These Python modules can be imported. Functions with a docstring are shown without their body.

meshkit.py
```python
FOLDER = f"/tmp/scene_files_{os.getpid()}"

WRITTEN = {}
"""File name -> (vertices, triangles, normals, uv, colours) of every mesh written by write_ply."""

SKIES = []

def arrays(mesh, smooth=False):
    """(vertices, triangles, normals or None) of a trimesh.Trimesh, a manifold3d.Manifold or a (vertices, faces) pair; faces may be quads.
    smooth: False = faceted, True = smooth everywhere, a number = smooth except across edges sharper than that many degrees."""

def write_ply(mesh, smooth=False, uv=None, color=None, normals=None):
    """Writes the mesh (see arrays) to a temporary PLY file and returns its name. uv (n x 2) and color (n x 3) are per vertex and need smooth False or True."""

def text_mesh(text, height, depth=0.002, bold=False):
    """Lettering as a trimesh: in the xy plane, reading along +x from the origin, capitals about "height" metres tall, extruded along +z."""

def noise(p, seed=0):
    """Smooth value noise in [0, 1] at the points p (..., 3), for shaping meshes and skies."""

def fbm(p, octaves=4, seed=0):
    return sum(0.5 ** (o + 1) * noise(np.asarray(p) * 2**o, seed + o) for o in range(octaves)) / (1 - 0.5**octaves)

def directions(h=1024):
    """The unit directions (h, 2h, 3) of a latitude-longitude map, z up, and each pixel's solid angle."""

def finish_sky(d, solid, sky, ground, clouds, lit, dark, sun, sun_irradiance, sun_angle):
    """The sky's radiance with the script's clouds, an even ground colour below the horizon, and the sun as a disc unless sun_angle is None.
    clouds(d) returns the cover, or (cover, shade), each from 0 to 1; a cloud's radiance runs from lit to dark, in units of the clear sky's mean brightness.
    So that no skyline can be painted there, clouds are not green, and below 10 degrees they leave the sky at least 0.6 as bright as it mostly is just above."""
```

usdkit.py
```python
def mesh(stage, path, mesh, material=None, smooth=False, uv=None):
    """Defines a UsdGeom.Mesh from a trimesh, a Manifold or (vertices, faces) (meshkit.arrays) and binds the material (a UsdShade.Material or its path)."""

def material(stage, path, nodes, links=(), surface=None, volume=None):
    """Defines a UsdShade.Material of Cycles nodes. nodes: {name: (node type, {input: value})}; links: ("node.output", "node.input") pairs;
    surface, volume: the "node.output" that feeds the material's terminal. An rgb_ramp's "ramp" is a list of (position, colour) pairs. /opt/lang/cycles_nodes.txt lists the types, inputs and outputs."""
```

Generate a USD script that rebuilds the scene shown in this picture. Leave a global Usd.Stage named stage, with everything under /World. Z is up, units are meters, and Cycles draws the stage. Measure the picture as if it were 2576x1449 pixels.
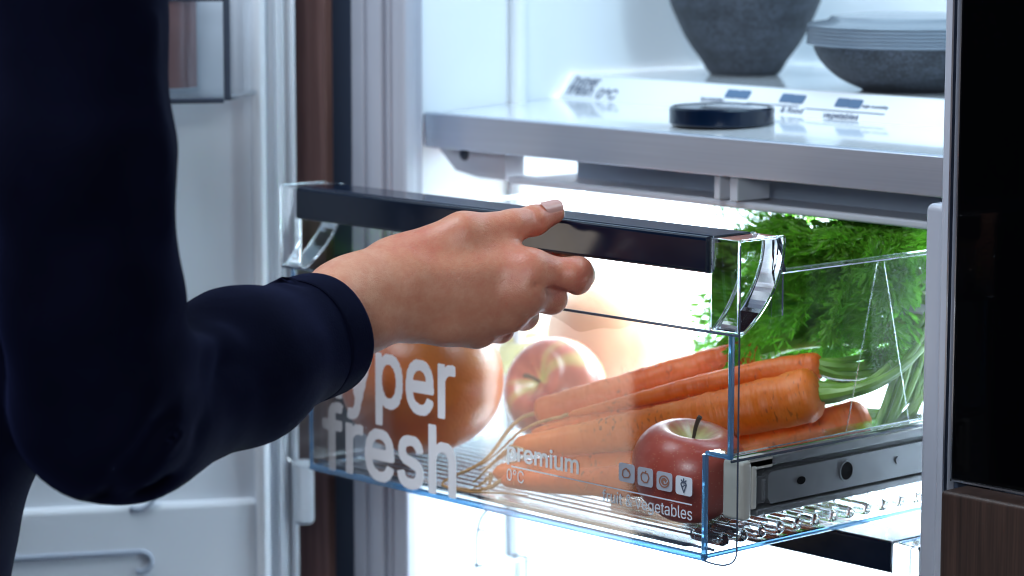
import math, random
import numpy as np, trimesh, usdkit, meshkit
import manifold3d as m3
import shapely
from shapely import affinity
from shapely.geometry import Polygon, LineString, Point, box as sbox
from pxr import Usd, UsdGeom, UsdLux, UsdShade, Gf, Sdf, Vt

rng = np.random.default_rng(7)
random.seed(7)
stage = Usd.Stage.CreateInMemory()
UsdGeom.SetStageUpAxis(stage, 'Z')
UsdGeom.SetStageMetersPerUnit(stage, 1.0)
UsdGeom.Xform.Define(stage, '/World')
UsdGeom.Scope.Define(stage, '/World/Looks')

# ------------------------------------------------------------------ camera
CAM = np.array([1.7377, -1.3777, 0.4397])
YAW, PITCH, ROLL = math.radians(47.175), math.radians(7.825), math.radians(0.09)
FPX = 7265.0                                   # focal length for a picture 2576 wide
fw = np.array([-math.sin(YAW)*math.cos(PITCH), math.cos(YAW)*math.cos(PITCH), -math.sin(PITCH)])
_rt = np.array([math.cos(YAW), math.sin(YAW), 0.0]); _up = np.cross(_rt, fw)
rt = _rt*math.cos(ROLL) + _up*math.sin(ROLL); up = _up*math.cos(ROLL) - _rt*math.sin(ROLL)
cam = UsdGeom.Camera.Define(stage, '/World/camera')
M = Gf.Matrix4d(*rt, 0, *up, 0, *(-fw), 0, *CAM, 1)
cam.AddTransformOp().Set(M)
cam.CreateHorizontalApertureAttr(36.0); cam.CreateVerticalApertureAttr(20.25)
cam.CreateFocalLengthAttr(36.0*FPX/2576)
cam.CreateClippingRangeAttr(Gf.Vec2f(0.05, 60))
cam.CreateFStopAttr(6.5); cam.CreateFocusDistanceAttr(1.93)
cam.CreateExposureAttr(0.0)

def ray(u, v):
    return fw + rt*(u-1288)/FPX - up*(v-724.5)/FPX
def P(u, v, ax, val):                          # the point of the plane axis = val that a measured pixel shows
    d = ray(u, v); return CAM + d*(val-CAM[ax])/d[ax]
def W(u, v, d):
    return CAM + ray(u, v)*d

# ------------------------------------------------------------------ lights
def mat(name, nodes, links=(), surface='p.BSDF', volume=None):
    return usdkit.material(stage, '/World/Looks/'+name, nodes, links, surface=surface, volume=volume)
dome = UsdLux.DomeLight.Define(stage, '/World/sky')
dm = mat('room_air', {'b': ('background_shader', {'color': (0.45, 0.55, 0.8), 'strength': 0.10})}, surface='b.background')
UsdShade.MaterialBindingAPI.Apply(dome.GetPrim()).Bind(dm)
dome.GetPrim().SetCustomDataByKey('kind', 'structure')

def rect(name, pos, target, w, h, inten, color):
    l = UsdLux.RectLight.Define(stage, '/World/'+name)
    pos, target = np.array(pos, float), np.array(target, float)
    z = pos-target; z /= np.linalg.norm(z)
    x = np.cross([0, 0, 1.0], z)
    x = np.array([1.0, 0, 0]) if np.linalg.norm(x) < 1e-6 else x/np.linalg.norm(x)
    y = np.cross(z, x)
    l.AddTransformOp().Set(Gf.Matrix4d(*x, 0, *y, 0, *z, 0, *pos, 1))
    l.CreateWidthAttr(w); l.CreateHeightAttr(h); l.CreateIntensityAttr(inten); l.CreateColorAttr(Gf.Vec3f(*color))
    return l
COOL = (0.80, 0.92, 1.0)
rect('fridge_lamp_drawer', (0.22, 0.44, 0.195), (0.22, 0.44, 0), 0.46, 0.26, 26.0, COOL)
rect('fridge_lamp_upper', (0.20, 0.40, 0.80), (0.20, 0.42, 0), 0.44, 0.30, 3.2, (0.52, 0.80, 1.0))
rect('fridge_lamp_lower', (0.22, 0.42, -0.035), (0.22, 0.44, -1), 0.46, 0.26, 13.0, COOL)
rect('fridge_lamp_side', (0.525, 0.30, 0.52), (-0.35, -0.12, 0.22), 0.10, 0.40, 17.0, (0.64, 0.88, 1.0))
rect('studio_softbox_key', (-0.05, -0.60, 1.45), (0.15, 0.0, 0.12), 0.7, 0.6, 14.0, (0.80, 0.91, 1.0))
rect('studio_softbox_fill', (1.60, -1.55, 0.78), (0.25, 0.0, 0.08), 0.6, 0.5, 21.0, (0.82, 0.92, 1.0))
rect('studio_strip_left', (-0.62, -0.88, -0.10), (0.33, 0.0, -0.10), 0.17, 0.42, 3.6, (1.0, 0.86, 0.72))

# ------------------------------------------------------------------ helpers
_used = {}
def numbered(parent, name):
    k = _used.get((parent, name), 0); _used[(parent, name)] = k+1
    return f'{parent}/{name}' + (f'_{k:03d}' if k else '')
def meta(prim, label=None, cat=None, group=None, kind=None):
    for k, v in (('label', label), ('category', cat), ('group', group), ('kind', kind)):
        if v: prim.SetCustomDataByKey(k, v)
def thing(name, label, cat, loc=(0, 0, 0), group=None, kind=None):
    x = UsdGeom.Xform.Define(stage, numbered('/World', name))
    x.AddTranslateOp().Set(Gf.Vec3d(*map(float, loc)))
    meta(x.GetPrim(), label, cat, group, kind)
    x.GetPrim().SetCustomDataByKey('_o', ','.join(f'{c:.6f}' for c in loc))
    return x.GetPrim()
def origin(prim):
    o = np.zeros(3)
    while prim and prim.GetPath().pathString != '/World':
        s = prim.GetCustomDataByKey('_o')
        if s: o = o + np.array([float(c) for c in s.split(',')])
        prim = prim.GetParent()
    return o
def part(name, m, material, parent=None, label=None, smooth=35, prim=None, **kw):
    """One mesh of the scene, given in world coordinates; under its thing it is stored about the thing's base."""
    path = numbered(parent.GetPath().pathString if parent else '/World', name)
    if isinstance(m, list): m = cat_(m)
    v, f, n = meshkit.arrays(m, smooth)
    if prim is not None and smooth is not True and smooth is not False: raise ValueError(name)
    if parent: v = v - origin(parent)
    g = usdkit.mesh(stage, path, (v, f), material, smooth=False)
    if n is not None:
        g.CreateNormalsAttr(Vt.Vec3fArray.FromNumpy(n.astype(np.float32))); g.SetNormalsInterpolation('vertex')
    if prim:
        for k, a in prim.items():
            a = np.asarray(a, np.float32)
            if a.ndim == 1: UsdGeom.PrimvarsAPI(g).CreatePrimvar(k, Sdf.ValueTypeNames.FloatArray, 'vertex').Set(Vt.FloatArray.FromNumpy(a))
            else: UsdGeom.PrimvarsAPI(g).CreatePrimvar(k, Sdf.ValueTypeNames.Float3Array, 'vertex').Set(Vt.Vec3fArray.FromNumpy(a))
    meta(g.GetPrim(), label, **kw)
    return g.GetPrim()
def cat_(ms):
    vs, fs, n = [], [], 0
    for m in ms:
        v, f, _ = meshkit.arrays(m)
        vs.append(v); fs.append(f+n); n += len(v)
    return trimesh.Trimesh(np.vstack(vs), np.vstack(fs), process=False)
def box(x0, x1, y0, y1, z0, z1, r=0.0, seg=3):
    """A box, its edges rounded by r."""
    if r <= 0:
        b = trimesh.creation.box([x1-x0, y1-y0, z1-z0]); b.apply_translation([(x0+x1)/2, (y0+y1)/2, (z0+z1)/2]); return b
    r = min(r, 0.499*min(x1-x0, y1-y0, z1-z0))
    s = m3.Manifold.sphere(r, 4*seg)
    pts = [s.translate([float(x), float(y), float(z)]) for x in (x0+r, x1-r) for y in (y0+r, y1-r) for z in (z0+r, z1-r)]
    m = m3.Manifold.batch_hull(pts).to_mesh()
    return trimesh.Trimesh(m.vert_properties[:, :3], m.tri_verts, process=False)
def extrude(poly, h):
    ps = getattr(poly, 'geoms', [poly])
    return cat_([trimesh.creation.extrude_polygon(p, h, engine='earcut') for p in ps])
def place(m, o, ex, ey, ez):
    """A mesh with local axes ex, ey, ez at o."""
    T = np.eye(4); T[:3, 0], T[:3, 1], T[:3, 2], T[:3, 3] = ex, ey, ez, o
    m = m.copy(); m.apply_transform(T)
    if np.linalg.det(T[:3, :3]) < 0: m.invert()
    return m
X, Y, Z = np.eye(3)
def tube(pts, r, sides=8, cap=True):
    pts = np.asarray(pts, float); n = len(pts)
    r = np.broadcast_to(np.asarray(r, float), (n,))
    t = np.gradient(pts, axis=0); t /= np.linalg.norm(t, axis=1, keepdims=True)+1e-12
    a = np.cross(t[0], [0.3, 0.2, 0.93]); a /= np.linalg.norm(a); A = []
    for k in range(n):
        a = a - t[k]*(a@t[k]); a /= np.linalg.norm(a)+1e-12; A.append(a)
    A = np.array(A); B = np.cross(t, A); ang = np.arange(sides)*2*np.pi/sides
    v = (pts[:, None] + r[:, None, None]*(np.cos(ang)[None, :, None]*A[:, None]+np.sin(ang)[None, :, None]*B[:, None])).reshape(-1, 3)
    i, j = np.meshgrid(np.arange(n-1), np.arange(sides), indexing='ij')
    q = np.stack([i*sides+j, i*sides+(j+1) % sides, (i+1)*sides+(j+1) % sides, (i+1)*sides+j], -1).reshape(-1, 4)
    f = np.vstack([q[:, [0, 1, 2]], q[:, [0, 2, 3]]])
    if cap:
        v = np.vstack([v, pts[0], pts[-1]]); k = np.arange(sides)
        f = np.vstack([f, np.stack([np.full(sides, n*sides), (k+1) % sides, k], 1), np.stack([np.full(sides, n*sides+1), (n-1)*sides+k, (n-1)*sides+(k+1) % sides], 1)])
    return trimesh.Trimesh(v, f, process=False)
def spline(pts, n):
    from scipy.interpolate import CubicSpline
    pts = np.asarray(pts, float); s = np.r_[0, np.cumsum(np.linalg.norm(np.diff(pts, axis=0), axis=1))]
    return CubicSpline(s/s[-1], pts)(np.linspace(0, 1, n))
def lathe(prof, n=64):
    """prof: (radius, height) pairs from the bottom to the top."""
    prof = np.asarray(prof, float); a = np.arange(n)*2*np.pi/n
    v = np.stack([prof[:, 0, None]*np.cos(a), prof[:, 0, None]*np.sin(a), np.repeat(prof[:, 1, None], n, 1)], -1).reshape(-1, 3)
    i, j = np.meshgrid(np.arange(len(prof)-1), np.arange(n), indexing='ij')
    q = np.stack([i*n+j, i*n+(j+1) % n, (i+1)*n+(j+1) % n, (i+1)*n+j], -1).reshape(-1, 4)
    return trimesh.Trimesh(v, np.vstack([q[:, [0, 1, 2]], q[:, [0, 2, 3]]]), process=False)
def surface_nets(f, lo, h):
    """The zero surface of a sampled distance field, as vertices and triangles."""
    s = f < 0; n = np.array(f.shape); idx = -np.ones(n-1, int)
    acc = np.zeros((*(n-1), 3)); cnt = np.zeros(n-1)
    corners = [(0, 0, 0), (1, 0, 0), (0, 1, 0), (1, 1, 0), (0, 0, 1), (1, 0, 1), (0, 1, 1), (1, 1, 1)]
    sl = lambda c: tuple(slice(c[k], n[k]-1+c[k]) for k in range(3))
    for a in range(8):
        for b in range(a+1, 8):
            ca, cb = np.array(corners[a]), np.array(corners[b])
            if np.abs(ca-cb).sum() != 1: continue
            fa, fb = f[sl(ca)], f[sl(cb)]; x = (fa < 0) != (fb < 0)
            t = np.where(x, fa/np.where(x, fa-fb, 1), 0)
            acc += np.where(x[..., None], ca + t[..., None]*(cb-ca), 0); cnt += x
    on = cnt > 0; idx[on] = np.arange(on.sum())
    v = (np.argwhere(on) + acc[on]/cnt[on][:, None])*h + lo
    F = []
    for ax in range(3):
        o1, o2 = [(1, 2), (2, 0), (0, 1)][ax]
        a = [slice(0, n[k]-1) if k == ax else slice(1, n[k]-1) for k in range(3)]
        b = list(a); b[ax] = slice(1, n[ax])
        sa, sb = s[tuple(a)], s[tuple(b)]
        for flip in (False, True):
            c = np.argwhere((sa & ~sb) if not flip else (~sa & sb))
            c = c + [0 if k == ax else 1 for k in range(3)]
            def g(d1, d2):
                k = c.copy(); k[:, o1] -= d1; k[:, o2] -= d2; return idx[k[:, 0], k[:, 1], k[:, 2]]
            q = np.stack([g(1, 1), g(0, 1), g(0, 0), g(1, 0)], 1)
            F.append(q[:, ::-1] if flip else q)
    q = np.vstack(F)
    return trimesh.Trimesh(v, np.vstack([q[:, [0, 1, 2]], q[:, [0, 2, 3]]]), process=False)
def cone_sdf(p, a, b, ra, rb):
    a, b = np.asarray(a, float), np.asarray(b, float); ab = b-a
    t = np.clip(((p-a)@ab)/(ab@ab), 0, 1)
    return np.linalg.norm(p-a-t[..., None]*ab, axis=-1) - (ra+(rb-ra)*t)
def smin(a, b, k):
    h = np.clip(0.5+0.5*(b-a)/k, 0, 1); return b+(a-b)*h-k*h*(1-h)
def ball_sdf(p, c, r): return np.linalg.norm(p-np.asarray(c), axis=-1)-r

# ------------------------------------------------------------------ materials
def plain(name, color, rough=0.4, spec=0.5, metal=0.0, noise=None, bump=0.0, bscale=300, coat=0.0):
    n = {'p': ('principled_bsdf', {'base_color': color, 'roughness': rough, 'specular_ior_level': spec, 'metallic': metal, 'coat_weight': coat, 'coat_roughness': 0.05})}; l = []
    if noise or bump: n['g'] = ('geometry', {})
    if noise:
        sc, amt = noise
        n['n'] = ('noise_texture', {'scale': sc, 'detail': 4.0}); l.append(('g.position', 'n.vector'))
        c = np.array(color)
        n['r'] = ('rgb_ramp', {'ramp': [(0.25, tuple(c*(1-amt))), (0.75, tuple(np.minimum(c*(1+amt), 1)))]}); l += [('n.fac', 'r.fac'), ('r.color', 'p.base_color')]
        n['mr'] = ('map_range', {'from_min': 0.3, 'from_max': 0.7, 'to_min': rough*0.8, 'to_max': min(1, rough*1.2)}); l += [('n.fac', 'mr.value'), ('mr.result', 'p.roughness')]
    if bump:
        n['bn'] = ('noise_texture', {'scale': bscale, 'detail': 3.0}); n['b'] = ('bump', {'strength': bump, 'distance': 0.001})
        l += [('g.position', 'bn.vector'), ('bn.fac', 'b.height'), ('b.normal', 'p.normal')]
    return mat(name, n, l)
white_liner = plain('white_liner', (0.80, 0.84, 0.88), 0.42, noise=(6, 0.015), bump=0.05, bscale=600)
door_liner = plain('door_liner', (0.74, 0.78, 0.84), 0.32, noise=(5, 0.02), bump=0.06, bscale=500)
frame_grey = plain('frame_grey', (0.42, 0.43, 0.50), 0.35, noise=(8, 0.03), bump=0.05, bscale=700)
gasket = plain('gasket', (0.66, 0.70, 0.76), 0.5)
navy_trim = plain('navy_trim', (0.030, 0.042, 0.072), 0.45)
black_plastic = plain('black_plastic', (0.002, 0.007, 0.020), 0.12, 0.35, noise=(30, 0.2), bump=0.02, bscale=1500)
black_glass = plain('black_glass', (0.0010, 0.0010, 0.0014), 0.05, 0.15)
alu_edge = plain('alu_edge', (0.55, 0.57, 0.64), 0.3, metal=1.0)
shelf_white = plain('shelf_white', (0.72, 0.75, 0.80), 0.10, 0.6, coat=0.6)
label_white = plain('label_white', (0.70, 0.73, 0.78), 0.35)
ink_navy = plain('ink_navy', (0.06, 0.12, 0.22), 0.5)
ink_grey = plain('ink_grey', (0.16, 0.18, 0.24), 0.5)
rail_grey = plain('rail_grey', (0.115, 0.12, 0.13), 0.45, metal=0.3, noise=(40, 0.06), bump=0.05, bscale=900)
rail_dark = plain('rail_dark', (0.004, 0.004, 0.005), 0.9, 0.1)
cap_beige = plain('cap_beige', (0.44, 0.42, 0.38), 0.45, noise=(60, 0.05))
lid_grey = plain('lid_grey', (0.46, 0.47, 0.53), 0.4, noise=(9, 0.03))
pocket_grey = plain('pocket_grey', (0.34, 0.39, 0.48), 0.5)
# brushed aluminium trim: fine grain drawn out along x
brushed = mat('brushed_trim', {'g': ('geometry', {}), 'm': ('mapping', {'scale': (8.0, 900.0, 900.0)}), 'n': ('noise_texture', {'scale': 1.0, 'detail': 3.0}),
    'r': ('rgb_ramp', {'ramp': [(0.3, (0.49, 0.52, 0.61)), (0.7, (0.54, 0.57, 0.66))]}), 'b': ('bump', {'strength': 0.08, 'distance': 0.0005}),
    'p': ('principled_bsdf', {'metallic': 0.75, 'roughness': 0.36})},
    [('g.position', 'm.vector'), ('m.vector', 'n.vector'), ('n.fac', 'r.fac'), ('r.color', 'p.base_color'), ('n.fac', 'b.height'), ('b.normal', 'p.normal')])
def wood(name, c0, c1):
    return mat(name, {'g': ('geometry', {}), 'm': ('mapping', {'scale': (90.0, 90.0, 3.5)}), 'n': ('noise_texture', {'scale': 1.0, 'detail': 6.0, 'roughness': 0.65, 'distortion': 0.6}),
        'm2': ('mapping', {'scale': (600.0, 600.0, 12.0)}), 'n2': ('noise_texture', {'scale': 1.0, 'detail': 2.0}),
        'r': ('rgb_ramp', {'ramp': [(0.3, c0), (0.55, tuple((np.array(c0)+c1)/2)), (0.72, c1)]}), 'r2': ('rgb_ramp', {'ramp': [(0.35, (0.55, 0.55, 0.55)), (0.6, (1, 1, 1))]}),
        'x': ('mix_color', {'blend_type': 'multiply', 'fac': 0.7}), 'b': ('bump', {'strength': 0.15, 'distance': 0.001}), 'p': ('principled_bsdf', {'roughness': 0.5})},
        [('g.position', 'm.vector'), ('m.vector', 'n.vector'), ('g.position', 'm2.vector'), ('m2.vector', 'n2.vector'), ('n.fac', 'r.fac'), ('n2.fac', 'r2.fac'),
         ('r.color', 'x.a'), ('r2.color', 'x.b'), ('x.result', 'p.base_color'), ('n2.fac', 'b.height'), ('b.normal', 'p.normal')])
walnut = wood('walnut', (0.24, 0.125, 0.115), (0.55, 0.32, 0.29))
dark_walnut = wood('dark_walnut', (0.022, 0.010, 0.008), (0.070, 0.034, 0.025))
def pane_mat(name, tint, ior=1.5, rough=0.02, boost=1.0):
    return mat(name, {'f': ('fresnel', {'IOR': ior}), 'ge': ('geometry', {}), 'iv': ('math', {'math_type': 'subtract', 'value1': boost}), 'k': ('math', {'math_type': 'multiply', 'use_clamp': True}), 't': ('transparent_bsdf', {'color': tint}), 'sn': ('noise_texture', {'scale': 22.0, 'detail': 5.0, 'roughness': 0.65}), 'sm': ('map_range', {'from_min': 0.42, 'from_max': 0.72, 'to_min': rough*0.5, 'to_max': rough+0.04, 'clamp': True}), 'g': ('glossy_bsdf', {'color': (1, 1, 1)}), 'x': ('mix_closure', {})},
        [('ge.position', 'sn.vector'), ('sn.fac', 'sm.value'), ('sm.result', 'g.roughness'), ('f.fac', 'k.value1'), ('ge.backfacing', 'iv.value2'), ('iv.value', 'k.value2'), ('k.value', 'x.fac'), ('t.BSDF', 'x.closure1'), ('g.BSDF', 'x.closure2')], surface='x.closure')
pane = pane_mat('clear_pane', (0.97, 0.985, 0.99))
pane_soft = pane_mat('side_pane', (0.97, 0.985, 0.99), boost=0.55)
pane_bin = pane_mat('bin_pane', (0.93, 0.95, 0.97), rough=0.04)
crystal = mat('crystal', {'p': ('principled_bsdf', {'base_color': (0.93, 0.97, 1.0), 'roughness': 0.015, 'transmission_weight': 1.0, 'ior': 1.49})})
mount_clear = mat('mount_clear', {'p': ('principled_bsdf', {'base_color': (0.96, 0.985, 1.0), 'roughness': 0.02, 'transmission_weight': 1.0, 'ior': 1.17, 'coat_weight': 0.6, 'coat_roughness': 0.02})})
edge_blue = mat('edge_blue', {'p': ('principled_bsdf', {'base_color': (0.15, 0.38, 0.66), 'roughness': 0.05, 'transmission_weight': 0.70, 'ior': 1.49})})
edge_dark = mat('edge_dark', {'p': ('principled_bsdf', {'base_color': (0.10, 0.12, 0.17), 'roughness': 0.08, 'transmission_weight': 0.5, 'ior': 1.49})})
def print_mat(name, color, fac, dots=False):
    n = {'d': ('principled_bsdf', {'base_color': color, 'roughness': 0.5}), 't': ('transparent_bsdf', {}), 'x': ('mix_closure', {'fac': fac})}
    l = [('t.BSDF', 'x.closure1'), ('d.BSDF', 'x.closure2')]
    if dots:                                    # a halftone screen whose ink thins out towards the left
        n |= {'g': ('geometry', {}), 's': ('separate_xyz', {}), 'r': ('map_range', {'from_min': 0.035, 'from_max': 0.115, 'to_min': 0.12, 'to_max': 0.98, 'clamp': True}),
              'm': ('mapping', {'rotation': (0, 0.5, 0)}), 'w': ('wave_texture', {'scale': 190.0, 'bands_direction': 'x'}), 'a': ('map_range', {'from_min': 0.0, 'from_max': 1.0, 'to_min': 0.75, 'to_max': 1.0}), 'k': ('math', {'math_type': 'multiply', 'use_clamp': True})}
        l += [('g.position', 's.vector'), ('s.x', 'r.value'), ('g.position', 'm.vector'), ('m.vector', 'w.vector'), ('w.fac', 'a.value'), ('r.result', 'k.value1'), ('a.result', 'k.value2'), ('k.value', 'x.fac')]
    return mat(name, n, l, surface='x.closure')
print_white = print_mat('print_white', (0.95, 0.95, 0.96), 0.99)
print_halftone = print_mat('print_halftone', (0.90, 0.88, 0.92), 0.9, True)
print_lilac = print_mat('print_lilac', (0.40, 0.43, 0.52), 0.92)
print_pale = print_mat('print_pale', (0.62, 0.66, 0.74), 0.95)

# ------------------------------------------------------------------ the refrigerator (carcass and open door)
LW, RW, BW = -0.06, 0.535, 0.62                 # liner walls
fridge = thing('refrigerator', 'built-in refrigerator with white lit interior, grey front frame and open left door', 'refrigerator', (0.2, 0.4, -0.6))
part('left_wall', box(LW-0.02, LW, 0.1685, BW, -0.5, 0.9), white_liner, fridge)
part('right_wall', box(RW, RW+0.02, 0.175, BW, -0.5, 0.9), white_liner, fridge)
part('back_wall', box(LW, RW, BW, BW+0.02, -0.5, 0.9), white_liner, fridge)
part('interior_floor', box(LW, RW, 0.19, BW, -0.35, -0.33), white_liner, fridge)
part('interior_ceiling', box(LW, RW, 0.19, BW, 0.83, 0.85), white_liner, fridge)
part('wall_rib', box(LW, LW+0.012, 0.283, 0.297, -0.3, 0.8, 0.005), white_liner, fridge)
fx = lambda u, y=0.15: P(u, 724, 1, y)[0]
fl0, fl1 = fx(885), fx(1027)                    # left front frame
fr = part('front_frame', [box(fl0, fl1-0.010, 0.15, 0.168, -0.6, 0.95, 0.002), box(fl1-0.0095, fl1, 0.147, 0.160, -0.6, 0.95, 0.003), box(fl1-0.024, fl1-0.012, 0.160, 0.176, -0.6, 0.95)], frame_grey, fridge, 'grey left front frame of the refrigerator')
for a, b, d in ((0.016, 0.021, 0.004), (0.030, 0.046, 0.006), (0.050, 0.053, 0.003)):
    part('frame_ridge', box(fl0+a, fl0+b, 0.15-d, 0.155, -0.6, 0.95, min(0.002, d*0.45)), frame_grey, fr)
part('side_trim', box(fx(822), fl0, 0.156, 0.21, -0.6, 0.95, 0.003), navy_trim, fridge, 'dark blue vertical trim between frame and wood panel')
rx0, rx1 = fx(2368), fx(2397)
fr2 = part('front_frame', box(rx0, rx1, 0.147, 0.20, -0.6, 0.95, 0.003), frame_grey, fridge, 'narrow grey right front frame of the refrigerator')
part('frame_ridge', box(rx0+0.008, rx0+0.0095, 0.1455, 0.149, -0.6, 0.95), alu_edge, fr2)
ztop = P(2345, 508, 1, 0.16)[2]
part('frame_lip', box(fx(2342, 0.16), rx0, 0.151, 0.19, -0.6, ztop, 0.005, 4), frame_grey, fridge, 'rounded grey inner lip of the right frame')
part('side_trim', box(rx1+0.0005, rx1+0.016, 0.155, 0.21, -0.6, 0.95), navy_trim, fridge, 'dark blue trim at the right frame')

# the door, opened about 120 degrees about its left hinge
H = np.array([fx(744, 0.10), 0.10, 0.0])
de = np.array([-math.sin(math.radians(29)), -math.cos(math.radians(29)), 0]); dn = np.array([math.cos(math.radians(29)), -math.sin(math.radians(29)), 0])
def dbox(e0, e1, n0, n1, z0, z1, r=0.0): return place(box(e0, e1, n0, n1, z0, z1, r), H, de, dn, Z)
def dpos(u, v, off=0.0):                        # along the door and height of a pixel on the plane at off
    d = ray(u, v); t = ((H+dn*off-CAM)@dn)/(d@dn); p = CAM+d*t; return (p-H)@de, p[2]
door = part('door', dbox(0, 0.62, -0.06, 0.0, -0.55, 0.95, 0.004), door_liner, fridge, 'open refrigerator door with white inner liner')
e = [dpos(u, 724)[0] for u in (744, 728, 716, 704, 690, 672, 660, 650)]
part('door_gasket', [dbox(e[0], e[1], 0, 0.010, -0.55, 0.95, 0.003), dbox(e[2]-0.001, e[5], 0, 0.007, -0.55, 0.95, 0.003), dbox(e[3], e[4], 0.007, 0.012, -0.55, 0.95, 0.002)], gasket, door)
part('door_rim', dbox(e[6]-0.002, e[7]+0.006, 0, 0.024, -0.55, 0.95, 0.006), door_liner, door)
part('door_panel', dbox(e[7]+0.004, 0.62, 0.0, 0.008, -0.14, 0.95, 0.003), door_liner, door)
zl0 = dpos(300, 1262)[1]
part('door_shelf_lip', dbox(e[7]+0.004, 0.62, 0.0, 0.016, -0.55, zl0, 0.006), door_liner, door)
zg = dpos(380, 1400, 0.017)
gl = [*[(zg[0]+q_, zg[1]+0.004) for q_ in np.arange(0.45, 0.012, -0.012)], (zg[0]+0.008, zg[1]+0.004), (zg[0]+0.002, zg[1]+0.001), (zg[0], zg[1]-0.005), (zg[0]+0.004, zg[1]-0.011), (zg[0]+0.012, zg[1]-0.012)]
part('moulded_groove', tube([H+de*a+dn*0.0165+Z*b for a, b in spline(gl, 110)], 0.0026, 8), pocket_grey, door)
zg2 = dpos(386, 1240, 0.01)
gl2 = [(zg2[0]+0.02, zg2[1]-0.010), (zg2[0]+0.004, zg2[1]-0.008), (zg2[0], zg2[1]-0.002), (zg2[0]+0.001, zg2[1]+0.006)]
part('moulded_groove', tube([H+de*a+dn*0.0165+Z*b for a, b in spline(gl2, 16)], 0.0022, 8), pocket_grey, door)
zc = dpos(760, 1312)[1]
part('hinge_cover', dbox(-0.012, 0.004, 0.004, 0.018, zc, dpos(760, 1150)[1], 0.005), gasket, door)

# clear door bin
b0, b1 = dpos(645, 200, 0.0)[0], 0.52
zb0 = dpos(577, 246, 0.085)[1]
eb = dpos(577, 200, 0.085)[0]
dbin = thing('door_bin', 'clear plastic door bin with dark edges on the open refrigerator door', 'door bin', H+de*eb+Z*zb0)
part('bin_front', dbox(eb, b1, 0.083, 0.085, zb0, zb0+0.13), pane_bin, dbin)
def dquad(pts, thick, zlo, zhi):
    return place(extrude(LineString(pts).buffer(thick, cap_style=2), zhi-zlo), H+Z*zlo, de, dn, Z)
part('bin_side', dquad([(eb, 0.084), (b0, 0.010)], 0.001, zb0, zb0+0.13), pane_bin, dbin)
part('bin_floor', place(extrude(Polygon([(eb+0.002, 0.083), (b0+0.002, 0.010), (b1, 0.010), (b1, 0.083)]), 0.002), H+Z*zb0, de, dn, Z), pane_bin, dbin)
part('bin_edge', dbox(eb-0.0008, eb+0.0042, 0.0820, 0.0872, zb0-0.002, zb0+0.13, 0.001), navy_trim, dbin)
part('bin_edge', dbox(eb+0.0045, b1, 0.0822, 0.0873, zb0-0.004, zb0, 0.001), navy_trim, dbin)
part('bin_edge', tube([H+de*eb+dn*0.085+Z*zb0, H+de*b0+dn*0.012+Z*zb0], 0.0022), crystal, dbin)
part('bin_edge', tube([H+de*b0+dn*0.012+Z*zb0, H+de*b0+dn*0.012+Z*(zb0+0.13)], 0.0030), crystal, dbin)
zt1 = dpos(577, 3, 0.085)[1]
part('bin_rim', dbox(eb, b1, 0.0825, 0.087, zt1, zt1+0.004, 0.001), navy_trim, dbin)
je, _ = dpos(452, 200, 0.045)
jar_m = plain('jar_pink', (0.30, 0.16, 0.15), 0.3, noise=(20, 0.1))
jar = thing('preserve_jar', 'clear jar with reddish brown contents standing in the door bin', 'jar', H+de*je+dn*0.045+Z*(zb0+0.003))
jc = H+de*(je+0.012)+dn*0.045+Z*(zb0+0.003)
def at_(m, p): m = m.copy(); m.apply_translation(p); return m
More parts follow.
